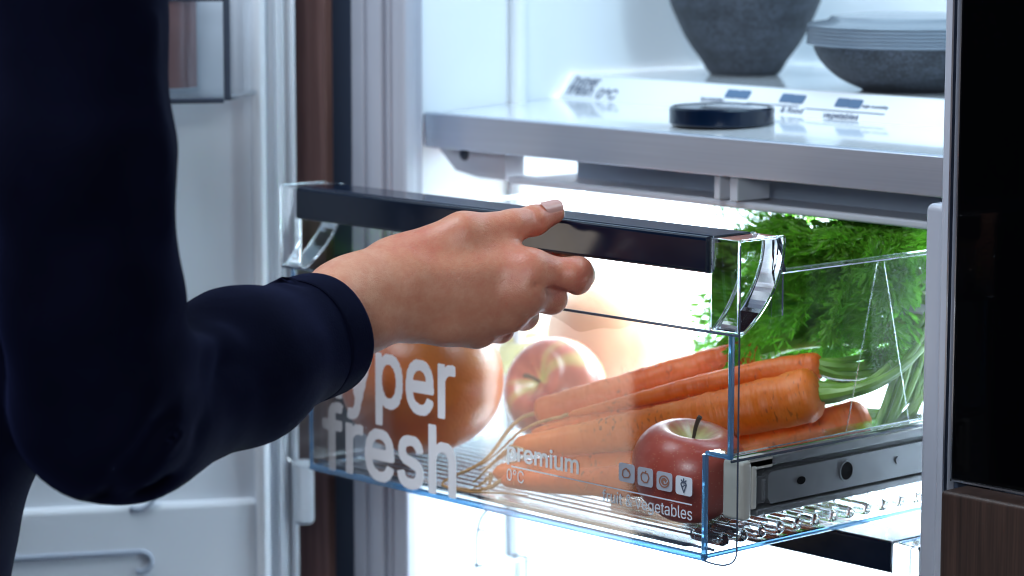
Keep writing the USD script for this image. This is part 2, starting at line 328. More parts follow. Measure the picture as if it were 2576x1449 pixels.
part('filling', at_(lathe([(0.0001, 0.004), (0.026, 0.004), (0.026, 0.115), (0.0001, 0.115)], 32), jc), jar_m, jar)
part('glass_wall', at_(lathe([(0.0001, 0), (0.027, 0), (0.029, 0.002), (0.029, 0.13)], 40), jc), pane_bin, jar)

# walnut cabinet panel beside the fridge, and the neighbouring appliance
part('cabinet_panel', box(fx(735, 0.165), fx(822, 0.165)-0.0005, 0.165, 0.60, -0.6, 0.95, 0.001), walnut, None, 'dark brown walnut cabinet side panel between the door and the refrigerator frame', cat='cabinet panel')
oven = thing('black_glass_appliance', 'black glass fronted built-in appliance at the right of the refrigerator', 'appliance', (0.7, 0.3, 0.0))
ox = fx(2402, 0.135); zo = P(2405, 1212, 1, 0.135)[2]
part('glass_front', box(ox+0.0012, ox+0.5, 0.135, 0.15, zo+0.0015, 0.95, 0.0008), black_glass, oven)
part('body', box(ox+0.004, ox+0.5, 0.1505, 0.5, zo+0.002, 0.95), navy_trim, oven)
part('edge_trim', [box(ox, ox+0.0011, 0.1345, 0.15, zo, 0.95), box(ox, ox+0.5, 0.1345, 0.15, zo, zo+0.0013)], alu_edge, oven)
part('frame_bar', box(rx1+0.016, ox-0.0005, 0.140, 0.2, -0.6, 0.95), navy_trim, oven)
wy = 0.11; wx = fx(2376, wy); zw = P(2400, 1240, 1, wy)[2]
part('wood_drawer_front', box(wx, wx+0.5, wy, 0.139, -0.6, zw, 0.003), dark_walnut, None, 'dark walnut drawer front under the black glass appliance', cat='drawer front')

# ------------------------------------------------------------------ shelf, lid, things on the shelf
ys = 0.188
pts = [P(1070, 281, 1, ys), P(2370, 396, 1, ys), P(1070, 371, 1, ys), P(2370, 496, 1, ys)]
zt = (pts[0][2]+pts[1][2])/2; zb = (pts[2][2]+pts[3][2])/2
yl = 0.335; zlab = P(1390, 246, 1, yl)[2]; ztopshelf = P(1440, 188, 1, yl+0.02)[2]
sx0, sx1 = LW+0.001, RW-0.001
shelf = thing('refrigerator_shelf', 'glossy white refrigerator shelf with brushed metal front and printed label strip', 'shelf', (0.23, ys, zt))
part('front_trim', box(sx0, sx1, ys, ys+0.012, zb, zt, 0.0012), brushed, shelf)
def prism_x(poly, x0, x1):                      # polygon in (y, z) drawn along x
    return place(extrude(Polygon(poly), x1-x0), np.array([x0, 0, 0]), Y, Z, X)
part('ledge', prism_x([(ys+0.0121, zt-0.0012), (yl, zlab), (yl, zlab-0.006), (ys+0.0121, zt-0.008)], sx0, sx1), shelf_white, shelf)
part('label_strip', prism_x([(yl, zlab-0.004), (yl+0.02, ztopshelf), (yl+0.028, ztopshelf), (yl+0.008, zlab-0.004)], LW+0.006, sx1), label_white, shelf, 'white printed label strip rising behind the ledge')
part('glass_top', box(LW+0.004, sx1, yl+0.0285, BW-0.004, ztopshelf-0.005, ztopshelf, 0.001), shelf_white, shelf)
le = np.array([0, 0.02, ztopshelf-zlab+0.004]); le /= np.linalg.norm(le); ln = np.cross(X, le)
def on_label(u, v):
    o = np.array([0, yl, zlab-0.004]); d = ray(u, v); t = ((o-CAM)@ln)/(d@ln); p = CAM+d*t; return p[0], (p-o)@le
def label_print(m, x, s, name, ink, depth=0.0006):
    o = np.array([x, yl, zlab-0.004])+le*s - ln*(-1)*0 + (-Y)*0
    return part(name, place(m, o+ln*0.0002 if ln[1] < 0 else o-ln*0.0002, X, le, ln if ln[1] < 0 else -ln), ink, shelf, smooth=False)
def text2d(t, x0, x1, s0, cap, ink, bold=True, name='lettering'):
    m = meshkit.text_mesh(t, cap, 0.0005, bold)
    w = m.bounds[1, 0]-m.bounds[0, 0]; m.apply_translation([-m.bounds[0, 0], 0, 0]); m.apply_scale([(x1-x0)/w, 1, 1])
    return label_print(m, x0, s0, name, ink)
a, b = on_label(1430, 224), on_label(1505, 220)
text2d('hyper', a[0]+0.002, on_label(1508, 210)[0], on_label(1450, 214)[1], 0.010, ink_grey)
text2d('fresh', a[0], on_label(1490, 235)[0], on_label(1440, 237)[1], 0.010, ink_grey)
text2d('0°C', on_label(1500, 240)[0], on_label(1548, 245)[0], on_label(1510, 248)[1], 0.010, ink_grey)
for u, v in ((1836, 247), (1866, 249), (1974, 258), (2003, 261), (2114, 270), (2146, 273)):
    x, s = on_label(u, v)
    sq = sbox(-0.0065, 0, 0.0065, 0.0085).buffer(-0.0015).buffer(0.0015)
    label_print(extrude(sq, 0.0005), x, s, 'printed_icon', ink_navy)
x, s = on_label(2068, 295); text2d('vegetables', x, on_label(2158, 300)[0], s, 0.0050, ink_grey)
x, s = on_label(1985, 284); text2d('& food', x-0.01, on_label(2015, 290)[0], s, 0.0050, ink_grey)
x, s = on_label(2168, 271); text2d('high humidity', x, on_label(2232, 279)[0], s, 0.0028, ink_grey, False)
x, s = on_label(1762, 250); text2d('low humidity', x, on_label(1820, 253)[0], s, 0.0026, ink_grey, False)
for ua, va, ub, vb in ((2028, 272, 2225, 290), (1880, 258, 2010, 270), (1762, 254, 1870, 260)):
    xa, sa = on_label(ua, va); xb, sb = on_label(ub, vb)
    label_print(extrude(sbox(0, -0.0004, xb-xa, 0.0004), 0.0005), xa, sb*0.5+sa*0.5, 'printed_rule', ink_grey)

# cover plate of the drawer under the shelf
yc = 0.20
zc0, zc1 = P(1275, 462, 1, yc)[2], P(1275, 444, 1, yc)[2]
cx0 = P(1275, 460, 1, yc)[0]
cover = thing('drawer_cover', 'grey plastic cover plate hanging under the shelf above the crisper drawer', 'cover plate', (0.25, 0.3, zc0))
part('front_lip', box(cx0, sx1-0.002, yc, yc+0.02, zc0, zc1, 0.002), lid_grey, cover)
part('plate', box(cx0+0.002, sx1-0.002, yc+0.021, 0.55, zc0+0.001, zc0+0.004), lid_grey, cover)
part('web', box(cx0+0.03, sx1-0.002, yc+0.05, yc+0.053, zc1-0.002, zb+0.002), pocket_grey, cover)
bxk = P(1830, 470, 1, yc-0.004)
part('catch', [box(bxk[0]-0.012, bxk[0]-0.006, yc-0.006, yc+0.03, zc1+0.0005, zb-0.001, 0.001), box(bxk[0]+0.004, bxk[0]+0.012, yc-0.006, yc+0.03, zc1+0.0005, zb-0.001, 0.001), box(bxk[0]-0.0055, bxk[0]+0.0035, yc+0.004, yc+0.03, zc1+0.0005, zb-0.003, 0.001)], lid_grey, cover)
kb = P(1187, 386, 1, 0.215)
br = thing('shelf_bracket', 'rounded grey bracket with dark screw under the left end of the shelf', 'bracket', kb)
prof = [(-0.045, 0.010), (-0.03, 0.006), (-0.018, -0.004), (-0.008, -0.012), (0.02, -0.016), (0.05, -0.016), (0.05, 0.010)]
part('bracket_body', place(extrude(Polygon(prof).buffer(0.002), 0.02), np.array([kb[0], 0.225, kb[2]]), X, Z, -Y), lid_grey, br)
part('screw', at_(trimesh.creation.icosphere(2, 0.0058), kb+[0.002, -0.008, 0]), navy_trim, br)

stone = mat('dark_stone', {'g': ('geometry', {}), 'n': ('noise_texture', {'scale': 55.0, 'detail': 6.0, 'roughness': 0.7}), 'n2': ('noise_texture', {'scale': 420.0, 'detail': 2.0}),
    'm': ('mapping', {'scale': (6.0, 6.0, 120.0)}), 'n3': ('noise_texture', {'scale': 1.0, 'detail': 3.0}),
    'r': ('rgb_ramp', {'ramp': [(0.3, (0.012, 0.016, 0.024)), (0.7, (0.058, 0.068, 0.092))]}), 'r2': ('rgb_ramp', {'ramp': [(0.35, (0.5, 0.5, 0.5)), (0.55, (1, 1, 1)), (0.75, (1.6, 1.6, 1.6))]}), 'r3': ('rgb_ramp', {'ramp': [(0.35, (0.7, 0.7, 0.7)), (0.65, (1.1, 1.1, 1.1))]}),
    'x': ('mix_color', {'blend_type': 'multiply', 'fac': 1.0, 'use_clamp': False}), 'x2': ('mix_color', {'blend_type': 'multiply', 'fac': 1.0, 'use_clamp': False}), 'b': ('bump', {'strength': 0.35, 'distance': 0.002}), 'p': ('principled_bsdf', {'roughness': 0.62})},
    [('g.position', 'n.vector'), ('g.position', 'n2.vector'), ('g.position', 'm.vector'), ('m.vector', 'n3.vector'), ('n.fac', 'r.fac'), ('n2.fac', 'r2.fac'), ('n3.fac', 'r3.fac'), ('r.color', 'x.a'), ('r2.color', 'x.b'), ('x.result', 'x2.a'), ('r3.color', 'x2.b'), ('x2.result', 'p.base_color'), ('n2.fac', 'b.height'), ('b.normal', 'p.normal')])
def shelf_at(u, v):
    d = ray(u, v); t = (ztopshelf-CAM[2])/d[2]; return CAM+d*t
yb = 0.47
cB = P(1872, 188, 1, yb); cB[2] = ztopshelf
kpx = FPX/((cB-CAM)@fw)                          # pixels per metre there
prof = [(0.0001, 0), (82/kpx, 0), (88/kpx, 4/kpx), (105/kpx, 30/kpx), (128/kpx, 62/kpx), (152/kpx, 100/kpx), (172/kpx, 142/kpx), (188/kpx, 180/kpx), (200/kpx, 230/kpx), (206/kpx, 290/kpx), (200/kpx, 360/kpx), (190/kpx, 390/kpx), (183/kpx, 386/kpx), (192/kpx, 300/kpx), (160/kpx, 150/kpx), (80/kpx, 30/kpx), (0.0001, 26/kpx)]
pr = np.vstack([prof[:1], spline(prof[1:12], 60), prof[12:]])
part('stone_bowl', at_(lathe(pr, 96), cB), stone, None, 'tall dark grey speckled stone bowl with narrow foot on the shelf', cat='bowl')
yb2 = 0.42
c2 = P(2285, 216, 1, yb2); c2[2] = ztopshelf
kp2 = FPX/((c2-CAM)@fw)
lidded = thing('lidded_dish', 'low dark stone dish with ribbed clear lid beside the tall bowl', 'dish', c2)
prof = [(0.0001, 0), (112/kp2, 0), (122/kp2, 5/kp2), (160/kp2, 22/kp2), (205/kp2, 55/kp2), (232/kp2, 90/kp2), (240/kp2, 112/kp2), (232/kp2, 114/kp2), (190/kp2, 60/kp2), (0.0001, 40/kp2)]
part('dish', at_(lathe(np.vstack([prof[:1], spline(prof[1:7], 40), prof[7:]]), 96), c2), stone, lidded)
lid_m = mat('frosted_lid', {'p': ('principled_bsdf', {'base_color': (0.36, 0.42, 0.50), 'roughness': 0.16, 'transmission_weight': 0.6, 'ior': 1.4})})
rim = [(242/kp2, 112/kp2)]
for k in range(5): rim += [(256/kp2, (116+k*9)/kp2), (258/kp2, (120+k*9)/kp2), (252/kp2, (122.5+k*9)/kp2)]
rim += [(258/kp2, 162/kp2), (250/kp2, 168/kp2), (205/kp2, 176/kp2), (195/kp2, 186/kp2), (120/kp2, 193/kp2), (0.0001, 195/kp2)]
part('lid', at_(lathe(rim, 96), c2), lid_m, lidded, 'ribbed clear plastic lid')
pc = P(1825, 312, 1, 0.262); d = ray(1825, 326)
tt = 0
for yy in np.linspace(0.19, 0.33, 300):         # where the line of sight meets the sloping ledge
    q = P(1825, 326, 1, yy); zz = zt-0.0012+(yy-ys-0.012)/(yl-ys-0.012)*(zlab-zt+0.0012)
    if abs(q[2]-zz) < 0.0006: tt = yy; break
tt = tt or 0.24
q = P(1825, 326, 1, tt); rp = 135/FPX*((q-CAM)@fw)
hd = np.array([fw[0], fw[1], 0]); hd /= np.linalg.norm(hd)
cp_ = q+hd*rp; cp_[2] = q[2]+0.001
puck = thing('round_black_canister', 'flat round black canister with glossy top on the shelf ledge', 'canister', cp_)
hp = 46/FPX*((q-CAM)@fw)
part('body', at_(lathe([(0.0001, 0), (rp-0.0012, 0), (rp, 0.0012), (rp, hp-0.0016), (rp-0.0016, hp), (rp-0.0036, hp), (rp-0.0042, hp-0.0005)], 96), cp_), black_plastic, puck)
puck_top = plain('puck_mirror', (0.24, 0.29, 0.37), 0.08, 0.8, metal=0.85)
part('glossy_top', at_(lathe([(rp-0.0042, hp-0.0006), (0.0001, hp-0.0006)], 96), cp_), puck_top, puck)

# ------------------------------------------------------------------ the crisper drawer
pl, prr = P(708, 724, 1, 0)[0], P(1859, 724, 1, 0)[0]     # outer edges of the front plate
ZT, ZB, ZL, ZS, ZBT = 0.2150, 0.1905, 0.1513, 0.0683, 0.0
XI0, XI1, XU0, XU1 = 0.020, 0.440, -0.0005, 0.4625        # lower and upper side walls
YD = 0.42; ZST = 0.1893
drawer = thing('crisper_drawer', 'clear crisper drawer pulled out with long black handle and printed front', 'drawer', (0.23, 0.2, 0.0))
T = 0.0022
front = sbox(pl, ZBT-0.004, prr, ZL).buffer(-0.012).buffer(0.012)
front = front.union(sbox(pl, ZL-0.02, prr, ZL))
fp = part('front_plate', place(extrude(front, T), np.array([0, T, 0]), X, Z, -Y), pane, drawer, 'clear front plate with white lettering', smooth=False)
part('side_wall', [box(XU1-T, XU1, 0.004, YD, ZS+T, ZST), box(XI1, XU1-T, 0.004, YD, ZS, ZS+T), box(XI1-T, XI1, 0.004, YD, 0.004, ZS)], pane_soft, drawer, smooth=False)
part('side_wall', [box(XU0, XU0+T, 0.004, YD, ZS+T, ZST), box(XU0+T, XI0, 0.004, YD, ZS, ZS+T), box(XI0, XI0+T, 0.004, YD, 0.004, ZS)], pane, drawer, smooth=False)
part('rear_wall', box(XU0+0.024, XU1-0.024, YD, YD+T, 0.004, ZST-0.02), pane, drawer, smooth=False)
# floor of clear corrugations that run across the drawer
yy = np.linspace(0.006, YD, 420); wav = 0.0016*np.sin((yy-0.02)/0.0105*2*np.pi)*np.clip((yy-0.012)/0.01, 0, 1)
poly = np.vstack([np.c_[yy, 0.0045+wav], np.c_[yy[::-1], 0.0012*np.ones_like(yy)]])
part('floor_sheet', box(XI0+0.001, XI1-0.003, 0.003, YD, -0.0012, 0.0005), pane, drawer, smooth=False)
part('ribbed_floor', prism_x([tuple(p) for p in poly], XI0+0.022, XI1-0.022), pane_mat('rib_pane', (0.97, 0.985, 0.99), 1.5, 0.03, 1.6), drawer, smooth=40)
nr = 22
for k in range(nr):                             # rounded rib ends along the right edge, seen from outside
    y0 = 0.022+k*0.0185
    part('floor_rib', box(XI1-0.036, XI1-0.0035, y0, y0+0.0095, 0.0010, 0.0100, 0.0038), crystal, drawer)
def bar(a, b, r=0.0013, m=edge_blue, sides=8, name='clear_edge'):
    return part(name, tube([a, b], r, sides), m, drawer)
# edges of the clear box that catch the light
bar((XU1-T/2, 0.002, ZS), (XU1-T/2, 0.002, ZL), 0.0021)
bar((XI1, 0.002, ZS+0.001), (XU1, 0.002, ZS+0.001), 0.0017)
bar((XI1-T/2, 0.002, ZBT-0.003), (XI1-T/2, 0.002, ZS), 0.0022)
bar((XI0+T/2, 0.002, ZBT), (XI0+T/2, 0.002, ZS), 0.0016)
bar((XU0+T/2, 0.002, ZS), (XU0+T/2, 0.002, ZL), 0.0016)
part('clear_edge', box(XI0, XI1, 0.0002, 0.0042, -0.0045, 0.0002, 0.0012), edge_blue, drawer)
bar((XI0, 0.010, 0.002), (XI1, 0.010, 0.002), 0.0009, edge_dark)
bar((pl, 0.001, ZL), (prr, 0.001, ZL), 0.0010, edge_dark)
bar((XI1-T/2, 0.003, -0.0015), (XI1-T/2, YD, -0.0015), 0.0016)
bar((XI0+T/2, 0.003, -0.0015), (XI0+T/2, YD, -0.0015), 0.0014)
bar((XU1-T/2, 0.048, ZST), (XU1-T/2, YD, ZST), 0.0020, crystal)
bar((XU0+T/2, 0.048, ZST), (XU0+T/2, YD, ZST), 0.0018, crystal)
bar((XU1-0.001, 0.003, ZS+0.002), (XU1-0.001, YD, ZS+0.002), 0.0016, crystal)
bar((XU1-0.001, 0.003, ZS-0.002), (XU1-0.001, YD, ZS-0.002), 0.0010, edge_dark)
bar((XU1-0.0005, 0.148, ZST-0.002), (XU1-0.0005, 0.118, ZS+0.004), 0.0004, crystal)
bar((XU1-0.0005, 0.155, ZST-0.002), (XU1-0.0005, 0.185, ZS+0.004), 0.0004, crystal)
# outline of the plate
ol = [(prr, ZT-0.004), (prr, 0.0+0.008), (prr-0.003, 0.0), (prr-0.010, -0.0035), (XI1, -0.004)]
part('plate_edge', tube([(x, 0.001, z) for x, z in [ol[0]]+list(spline(ol[1:], 14))], 0.0006), edge_dark, fp)
ol = [(pl, ZT-0.002), (pl, 0.012), (pl+0.003, 0.002), (pl+0.010, -0.0025), (XI0, -0.003)]
part('plate_edge', tube([(x, 0.001, z) for x, z in [ol[0]]+list(spline(ol[1:], 14))], 0.0008), crystal, fp)
# crystal handle mounts with a swept rear edge
def mount(x0, x1):
    ya, yb_ = 0.0005, 0.044
    s = spline([(yb_, ZT-0.001), (yb_-0.002, ZT-0.020), (0.030, ZL+0.022), (0.006, ZL+0.0015)], 24)
    outer = [(ya, ZL+0.0012), (ya, ZT-0.001)] + [tuple(p) for p in s]
    g = Polygon(outer).buffer(-0.002).buffer(0.002)
    inner = g.buffer(-0.0024)
    mi = part('handle_mount', prism_x(list(g.exterior.coords)[:-1], x0, x1), mount_clear, drawer, 'clear curved handle mount', smooth=40)
    for xe in (x0, x1):
        pts_ = list(g.exterior.coords)
        part('mount_edge', tube([(xe, p[0], p[1]) for p in pts_], 0.0010, 6, False), crystal, mi)
mount(0.4432, prr-0.0005)
mount(pl+0.0005, 0.0120)
sw = [(0.042, ZT-0.002), (0.050, ZST+0.001)]
part('side_slope', prism_x([(0.040, ZST-0.03), (0.040, ZT-0.004), (0.0435, ZT-0.004), (0.0515, ZST), (0.0515, ZST-0.03)], XU1-0.0035, XU1-0.0005), crystal, drawer)
bar((XU1, 0.043, ZT-0.003), (XU1, 0.051, ZST), 0.0016, edge_dark)
bar((XU0, 0.043, ZT-0.003), (XU0, 0.051, ZST), 0.0012, crystal)
# handle
hprof = sbox(-0.004, ZB, 0.0065, ZT).buffer(-0.0028).buffer(0.0028, quad_segs=6).union(sbox(0.003, ZT-0.005, 0.039, ZT).buffer(-0.0015).buffer(0.0015)).union(sbox(-0.001, ZT-0.004, 0.03, ZT))
lipp = sbox(-0.004, ZB, 0.0, ZB+0.004)
handle = part('handle', prism_x(list(hprof.exterior.coords)[:-1], 0.0125, 0.4428), black_plastic, drawer, 'long glossy black drawer handle')
part('handle_groove', box(0.0127, 0.4426, 0.0020, 0.0032, ZT-0.0002, ZT+0.0004), navy_trim, handle)
# telescopic rail in the recess of the right side wall
ry0, ry1 = 0.014, 0.40
rz0, rz1 = 0.0250, 0.0640
rail = part('slide_rail', prism_x([(0.044, rz0+0.007), (0.041, rz0+0.011), (0.041, rz1-0.012), (0.044, rz1-0.010), (ry1, rz1-0.010), (ry1, rz0+0.007)], 0.4545, 0.4600), rail_grey, drawer, 'grey metal telescopic slide rail')
part('rail_channel', [box(0.4415, 0.4600, 0.022, ry1, rz1-0.006, rz1, 0.0012), box(0.4415, 0.4608, 0.030, ry1, rz0, rz0+0.005, 0.0015), box(0.4415, 0.4530, 0.022, ry1, rz0+0.005, rz1-0.006)], rail_grey, rail)
part('rail_end_cap', [box(0.4425, 0.4620, ry0, 0.0235, rz0-0.001, rz1+0.0005, 0.003), box(0.4425, 0.4618, 0.0235, 0.028, rz0+0.006, rz1-0.004, 0.001), box(0.4425, 0.4600, 0.022, 0.046, rz1-0.007, rz1+0.0012, 0.0012)], cap_beige, rail, 'beige plastic end cap of the slide rail')
part('rail_clip', [box(0.4545, 0.4585, 0.0285, 0.040, rz0+0.008, rz1-0.012, 0.0008), box(0.4545, 0.4602, 0.036, 0.0385, rz0+0.010, rz1-0.014, 0.0006)], rail_grey, rail)
RH, RH2, RH3, RH4 = P(2128, 1184, 0, 0.46), P(2015, 1208, 0, 0.46), P(1884, 1229, 0, 0.4585), P(2257, 1157, 0, 0.46)
def disc(y, z, r, h=0.0006, x=0.4600, sy=1.0):
    c = trimesh.creation.cylinder(radius=r, height=h, sections=32); c.apply_scale([1, 1, 1])
    return place(c, np.array([x+h/2, y, z]), Y*sy, Z, X)
part('rail_hole', disc(RH[1], RH[2], 0.0062), rail_dark, rail)
part('rail_hole', disc(RH2[1], RH2[2], 0.0027, sy=1.5), rail_dark, rail)
part('rail_hole', disc(RH3[1], RH3[2], 0.0019, x=0.4585), rail_dark, rail)
part('rail_rivet', disc(RH4[1], RH4[2], 0.0026, 0.0012), rail_grey, rail)
ring = Point(0, 0).buffer(0.0072).difference(Point(0, 0).buffer(0.0062))
part('rail_hole_rim', place(extrude(ring, 0.0010), np.array([0.4600, RH[1], RH[2]]), Y, Z, X), rail_grey, rail)

# lettering on the plate
yf = -0.0004
def Q(u, v): p = P(u, v, 1, 0); return p[0], p[2]
def words(t, x0, x1, z0, cap, m, bold, name):
    g = meshkit.text_mesh(t, cap, 0.0001, bold); w = g.bounds[1, 0]-g.bounds[0, 0]
    g.apply_translation([-g.bounds[0, 0], 0, 0]); g.apply_scale([(x1-x0)/w, 1, 1])
    return part(name, place(g, np.array([x0, yf, z0]), X, Z, -Y), m, fp, smooth=False)
def z4(u, v): return Q((700+u/2.3)*0.947, (900+v/2.3)*0.947)
rX = z4(1174, 200)[0]; yX = z4(500, 300)[0]
caph = (z4(950, 155)[1]-z4(950, 465)[1])/0.75
g = meshkit.text_mesh('yper', caph, 0.0003, True); wy_ = g.bounds[1, 0]-g.bounds[0, 0]
gh = meshkit.text_mesh('hyper', caph, 0.0003, True); wh_ = gh.bounds[1, 0]-gh.bounds[0, 0]
ks = (rX-yX)/wy_
words('hyper', rX-wh_*ks, rX, z4(1085, 474)[1], caph, print_halftone, True, 'lettering_hyper')
caph2 = (z4(890, 600)[1]-z4(890, 905)[1])/0.77
g = meshkit.text_mesh('resh', caph2, 0.0003, True); wr = g.bounds[1, 0]-g.bounds[0, 0]
g = meshkit.text_mesh('fresh', caph2, 0.0003, True); wf = g.bounds[1, 0]-g.bounds[0, 0]
hX = z4(1180, 800)[0]; fX = z4(505, 680)[0]
ks = (hX-fX)/wr
words('fresh', hX-wf*ks, hX, z4(1020, 925)[1], caph2, print_halftone, True, 'lettering_fresh')
def z5(u, v): return Q((1150+u/3.435)*0.947, (1050+v/3.435)*0.947)
pa, pb = z5(680, 590), z5(1335, 718)
words('premium', pa[0], pb[0], pb[1], (z5(1300, 585)[1]-pb[1])/0.78, print_white, True, 'lettering_premium')
pa, pb = z5(678, 780), z5(832, 806)
words('0°C', pa[0], pb[0], pb[1], z5(705, 672)[1]-z5(705, 780)[1], print_white, False, 'lettering_temperature')
pa, pb = z5(720, 640), z5(2368, 1000)
part('printed_rule', box(pa[0], z5(1150, 740)[0], yf-0.0003, yf, pb[1]-0.0005+0.0, pb[1]+0.0005), print_white, fp)
part('printed_rule', box(z5(1150, 740)[0], pb[0], yf-0.0003, yf, pb[1]-0.0004, pb[1]+0.0004), print_pale, fp)
pa, pb = z5(1548, 950), z5(2368, 1148)
words('fruit & vegetables', pa[0], pb[0], z5(2368, 1142)[1], (z5(2275, 1010)[1]-z5(2275, 1120)[1]), print_pale, False, 'lettering_fruit_and_vegetables')
def icon(u0, v0, u1, v1, m, strokes, ink):
    a, b = z5(u0, v0), z5(u1, v1); w = b[0]-a[0]; cx, cz = (a[0]+b[0])/2, (z5((u0+u1)/2, (v0+v1)/2))[1]
    h = (z5(u0, v0)[1]-z5(u0, v0+170)[1])
    sq = sbox(-w/2, -h/2, w/2, h/2).buffer(-0.0022).buffer(0.0022)
    ic = part('printed_icon', place(extrude(sq, 0.0003), np.array([cx, yf, cz]), X, Z, -Y), m, fp, smooth=False)
    ln_ = shapely.union_all([LineString([(x*w, y*h) for x, y in s]).buffer(0.00045) for s in strokes])
    part('icon_drawing', place(extrude(ln_, 0.0003), np.array([cx, yf-0.0004, cz]), X, Z, -Y), ink, ic, smooth=False)
ink_rust = print_mat('ink_rust', (0.30, 0.13, 0.09), 0.9); ink_dark = print_mat('ink_dark', (0.07, 0.09, 0.14), 0.95)
circ = lambda r, a0=0, a1=360, cx=0, cy=0: [(cx+r*math.cos(math.radians(t)), cy+r*math.sin(math.radians(t))) for t in np.linspace(a0, a1, 22)]
icon(1703, 615, 1845, 800, print_lilac, [[(-0.05, 0.24), (-0.22, 0.10), (-0.25, -0.15), (-0.15, -0.27), (0.15, -0.22), (0.24, -0.05), (0.16, 0.16), (-0.05, 0.24)], [(0.0, 0.24), (0.1, 0.12), (0.2, 0.08)]], ink_rust)
icon(1875, 652, 2012, 840, print_lilac, [[(0.02, 0.22), (-0.15, 0.24), (-0.26, 0.08), (-0.22, -0.18), (-0.06, -0.28), (0.15, -0.26), (0.26, -0.02), (0.18, 0.20), (0.02, 0.22)], [(0.02, 0.22), (0.05, 0.32)]], ink_rust)
icon(2048, 690, 2188, 882, print_lilac, [circ(0.30), circ(0.16, 30, 260), circ(0.2, 200, 340, 0.05, 0.05), circ(0.09, 0, 220)], ink_rust)
icon(2222, 728, 2370, 925, print_pale, [[(-0.16, 0.08), (-0.12, 0.17), (0.12, 0.17), (0.16, 0.08), (0.02, -0.34), (-0.16, 0.08)], [(0, 0.17), (0, 0.38)], [(-0.02, 0.18), (-0.14, 0.30)], [(0.02, 0.18), (0.14, 0.30)], [(0.02, 0.05), (0.1, 0.05)], [(-0.1, -0.03), (-0.02, -0.03)]], ink_dark)

# ------------------------------------------------------------------ lower drawer, pushed in
yl2 = 0.165
hz1 = P(2235, 1362, 1, yl2)[2]; hz0 = P(2232, 1442, 1, yl2)[2]; hx = P(2240, 1400, 1, yl2)[0]
lower = thing('lower_drawer', 'clear lower drawer with black handle pushed in beneath the open drawer', 'drawer', (0.2, yl2, -0.2))
hp2 = sbox(yl2, hz0, yl2+0.04, hz1).buffer(-0.0025).buffer(0.0025)
part('handle', prism_x(list(hp2.exterior.coords)[:-1], 0.185, hx), black_plastic, lower, 'black handle of the lower drawer')
part('handle_mount', box(hx+0.0006, hx+0.026, yl2, yl2+0.04, hz0-0.05, hz1, 0.003), crystal, lower)
lx = P(1190, 1320, 1, yl2)[0]
zz = P(1190, 1310, 1, yl2)[2]
part('front_plate', box(lx, hx+0.026, yl2+0.004, yl2+0.006, -0.30, hz0-0.012), pane, lower, smooth=False)
part('plate_edge', [tube(spline([(lx+0.012, yl2+0.005, zz+0.010), (lx+0.003, yl2+0.005, zz), (lx, yl2+0.005, zz-0.008), (lx, yl2+0.005, zz-0.06)], 14), 0.0011), tube([(lx, yl2+0.005, zz-0.008), (lx+0.01, yl2+0.005, zz-0.008)], 0.0009)], edge_dark, lower)
zk = P(1200, 1425, 1, yl2)[2]
part('rail_guide', box(lx-0.012, lx+0.006, yl2+0.004, yl2+0.06, zk-0.03, zk, 0.003), crystal, lower)
part('floor', box(lx+0.006, hx, yl2+0.01, 0.55, -0.22, -0.218), pane, lower, smooth=False)
part('white_tray', box(lx+0.03, hx-0.02, 0.22, 0.5, -0.205, -0.16, 0.01), white_liner, lower)

# ------------------------------------------------------------------ fruit
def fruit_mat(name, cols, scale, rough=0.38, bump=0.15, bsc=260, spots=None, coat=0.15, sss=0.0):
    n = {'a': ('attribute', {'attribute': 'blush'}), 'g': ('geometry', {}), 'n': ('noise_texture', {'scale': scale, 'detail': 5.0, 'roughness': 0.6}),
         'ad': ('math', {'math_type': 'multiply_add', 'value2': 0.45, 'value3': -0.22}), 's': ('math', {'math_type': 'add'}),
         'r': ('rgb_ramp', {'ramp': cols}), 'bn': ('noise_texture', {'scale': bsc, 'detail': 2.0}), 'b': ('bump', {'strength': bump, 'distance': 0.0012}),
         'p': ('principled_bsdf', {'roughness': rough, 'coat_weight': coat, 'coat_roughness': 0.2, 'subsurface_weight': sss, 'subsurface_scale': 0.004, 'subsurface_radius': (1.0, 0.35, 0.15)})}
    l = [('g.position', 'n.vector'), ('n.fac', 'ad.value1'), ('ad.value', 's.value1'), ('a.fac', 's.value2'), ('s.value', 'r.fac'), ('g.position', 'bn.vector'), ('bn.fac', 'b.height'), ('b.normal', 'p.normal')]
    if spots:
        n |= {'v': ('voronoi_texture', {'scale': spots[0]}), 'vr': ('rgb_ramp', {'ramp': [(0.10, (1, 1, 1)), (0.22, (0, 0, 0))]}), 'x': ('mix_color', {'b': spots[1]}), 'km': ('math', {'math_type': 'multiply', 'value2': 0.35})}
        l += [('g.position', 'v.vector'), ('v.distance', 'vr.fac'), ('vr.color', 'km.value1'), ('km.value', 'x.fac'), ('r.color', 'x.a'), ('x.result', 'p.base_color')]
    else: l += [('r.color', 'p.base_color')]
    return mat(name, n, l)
grape_m = fruit_mat('grapefruit_peel', [(0.0, (0.52, 0.135, 0.015)), (0.45, (0.47, 0.095, 0.014)), (0.8, (0.42, 0.07, 0.022))], 9, 0.36, 0.30, 420, coat=0.1)
apple_red = fruit_mat('red_apple_skin', [(0.0, (0.55, 0.44, 0.16)), (0.22, (0.50, 0.22, 0.10)), (0.45, (0.46, 0.075, 0.045)), (1.0, (0.33, 0.030, 0.026))], 26, 0.36, 0.10, 300, (430, (0.80, 0.5, 0.3)), 0.15)
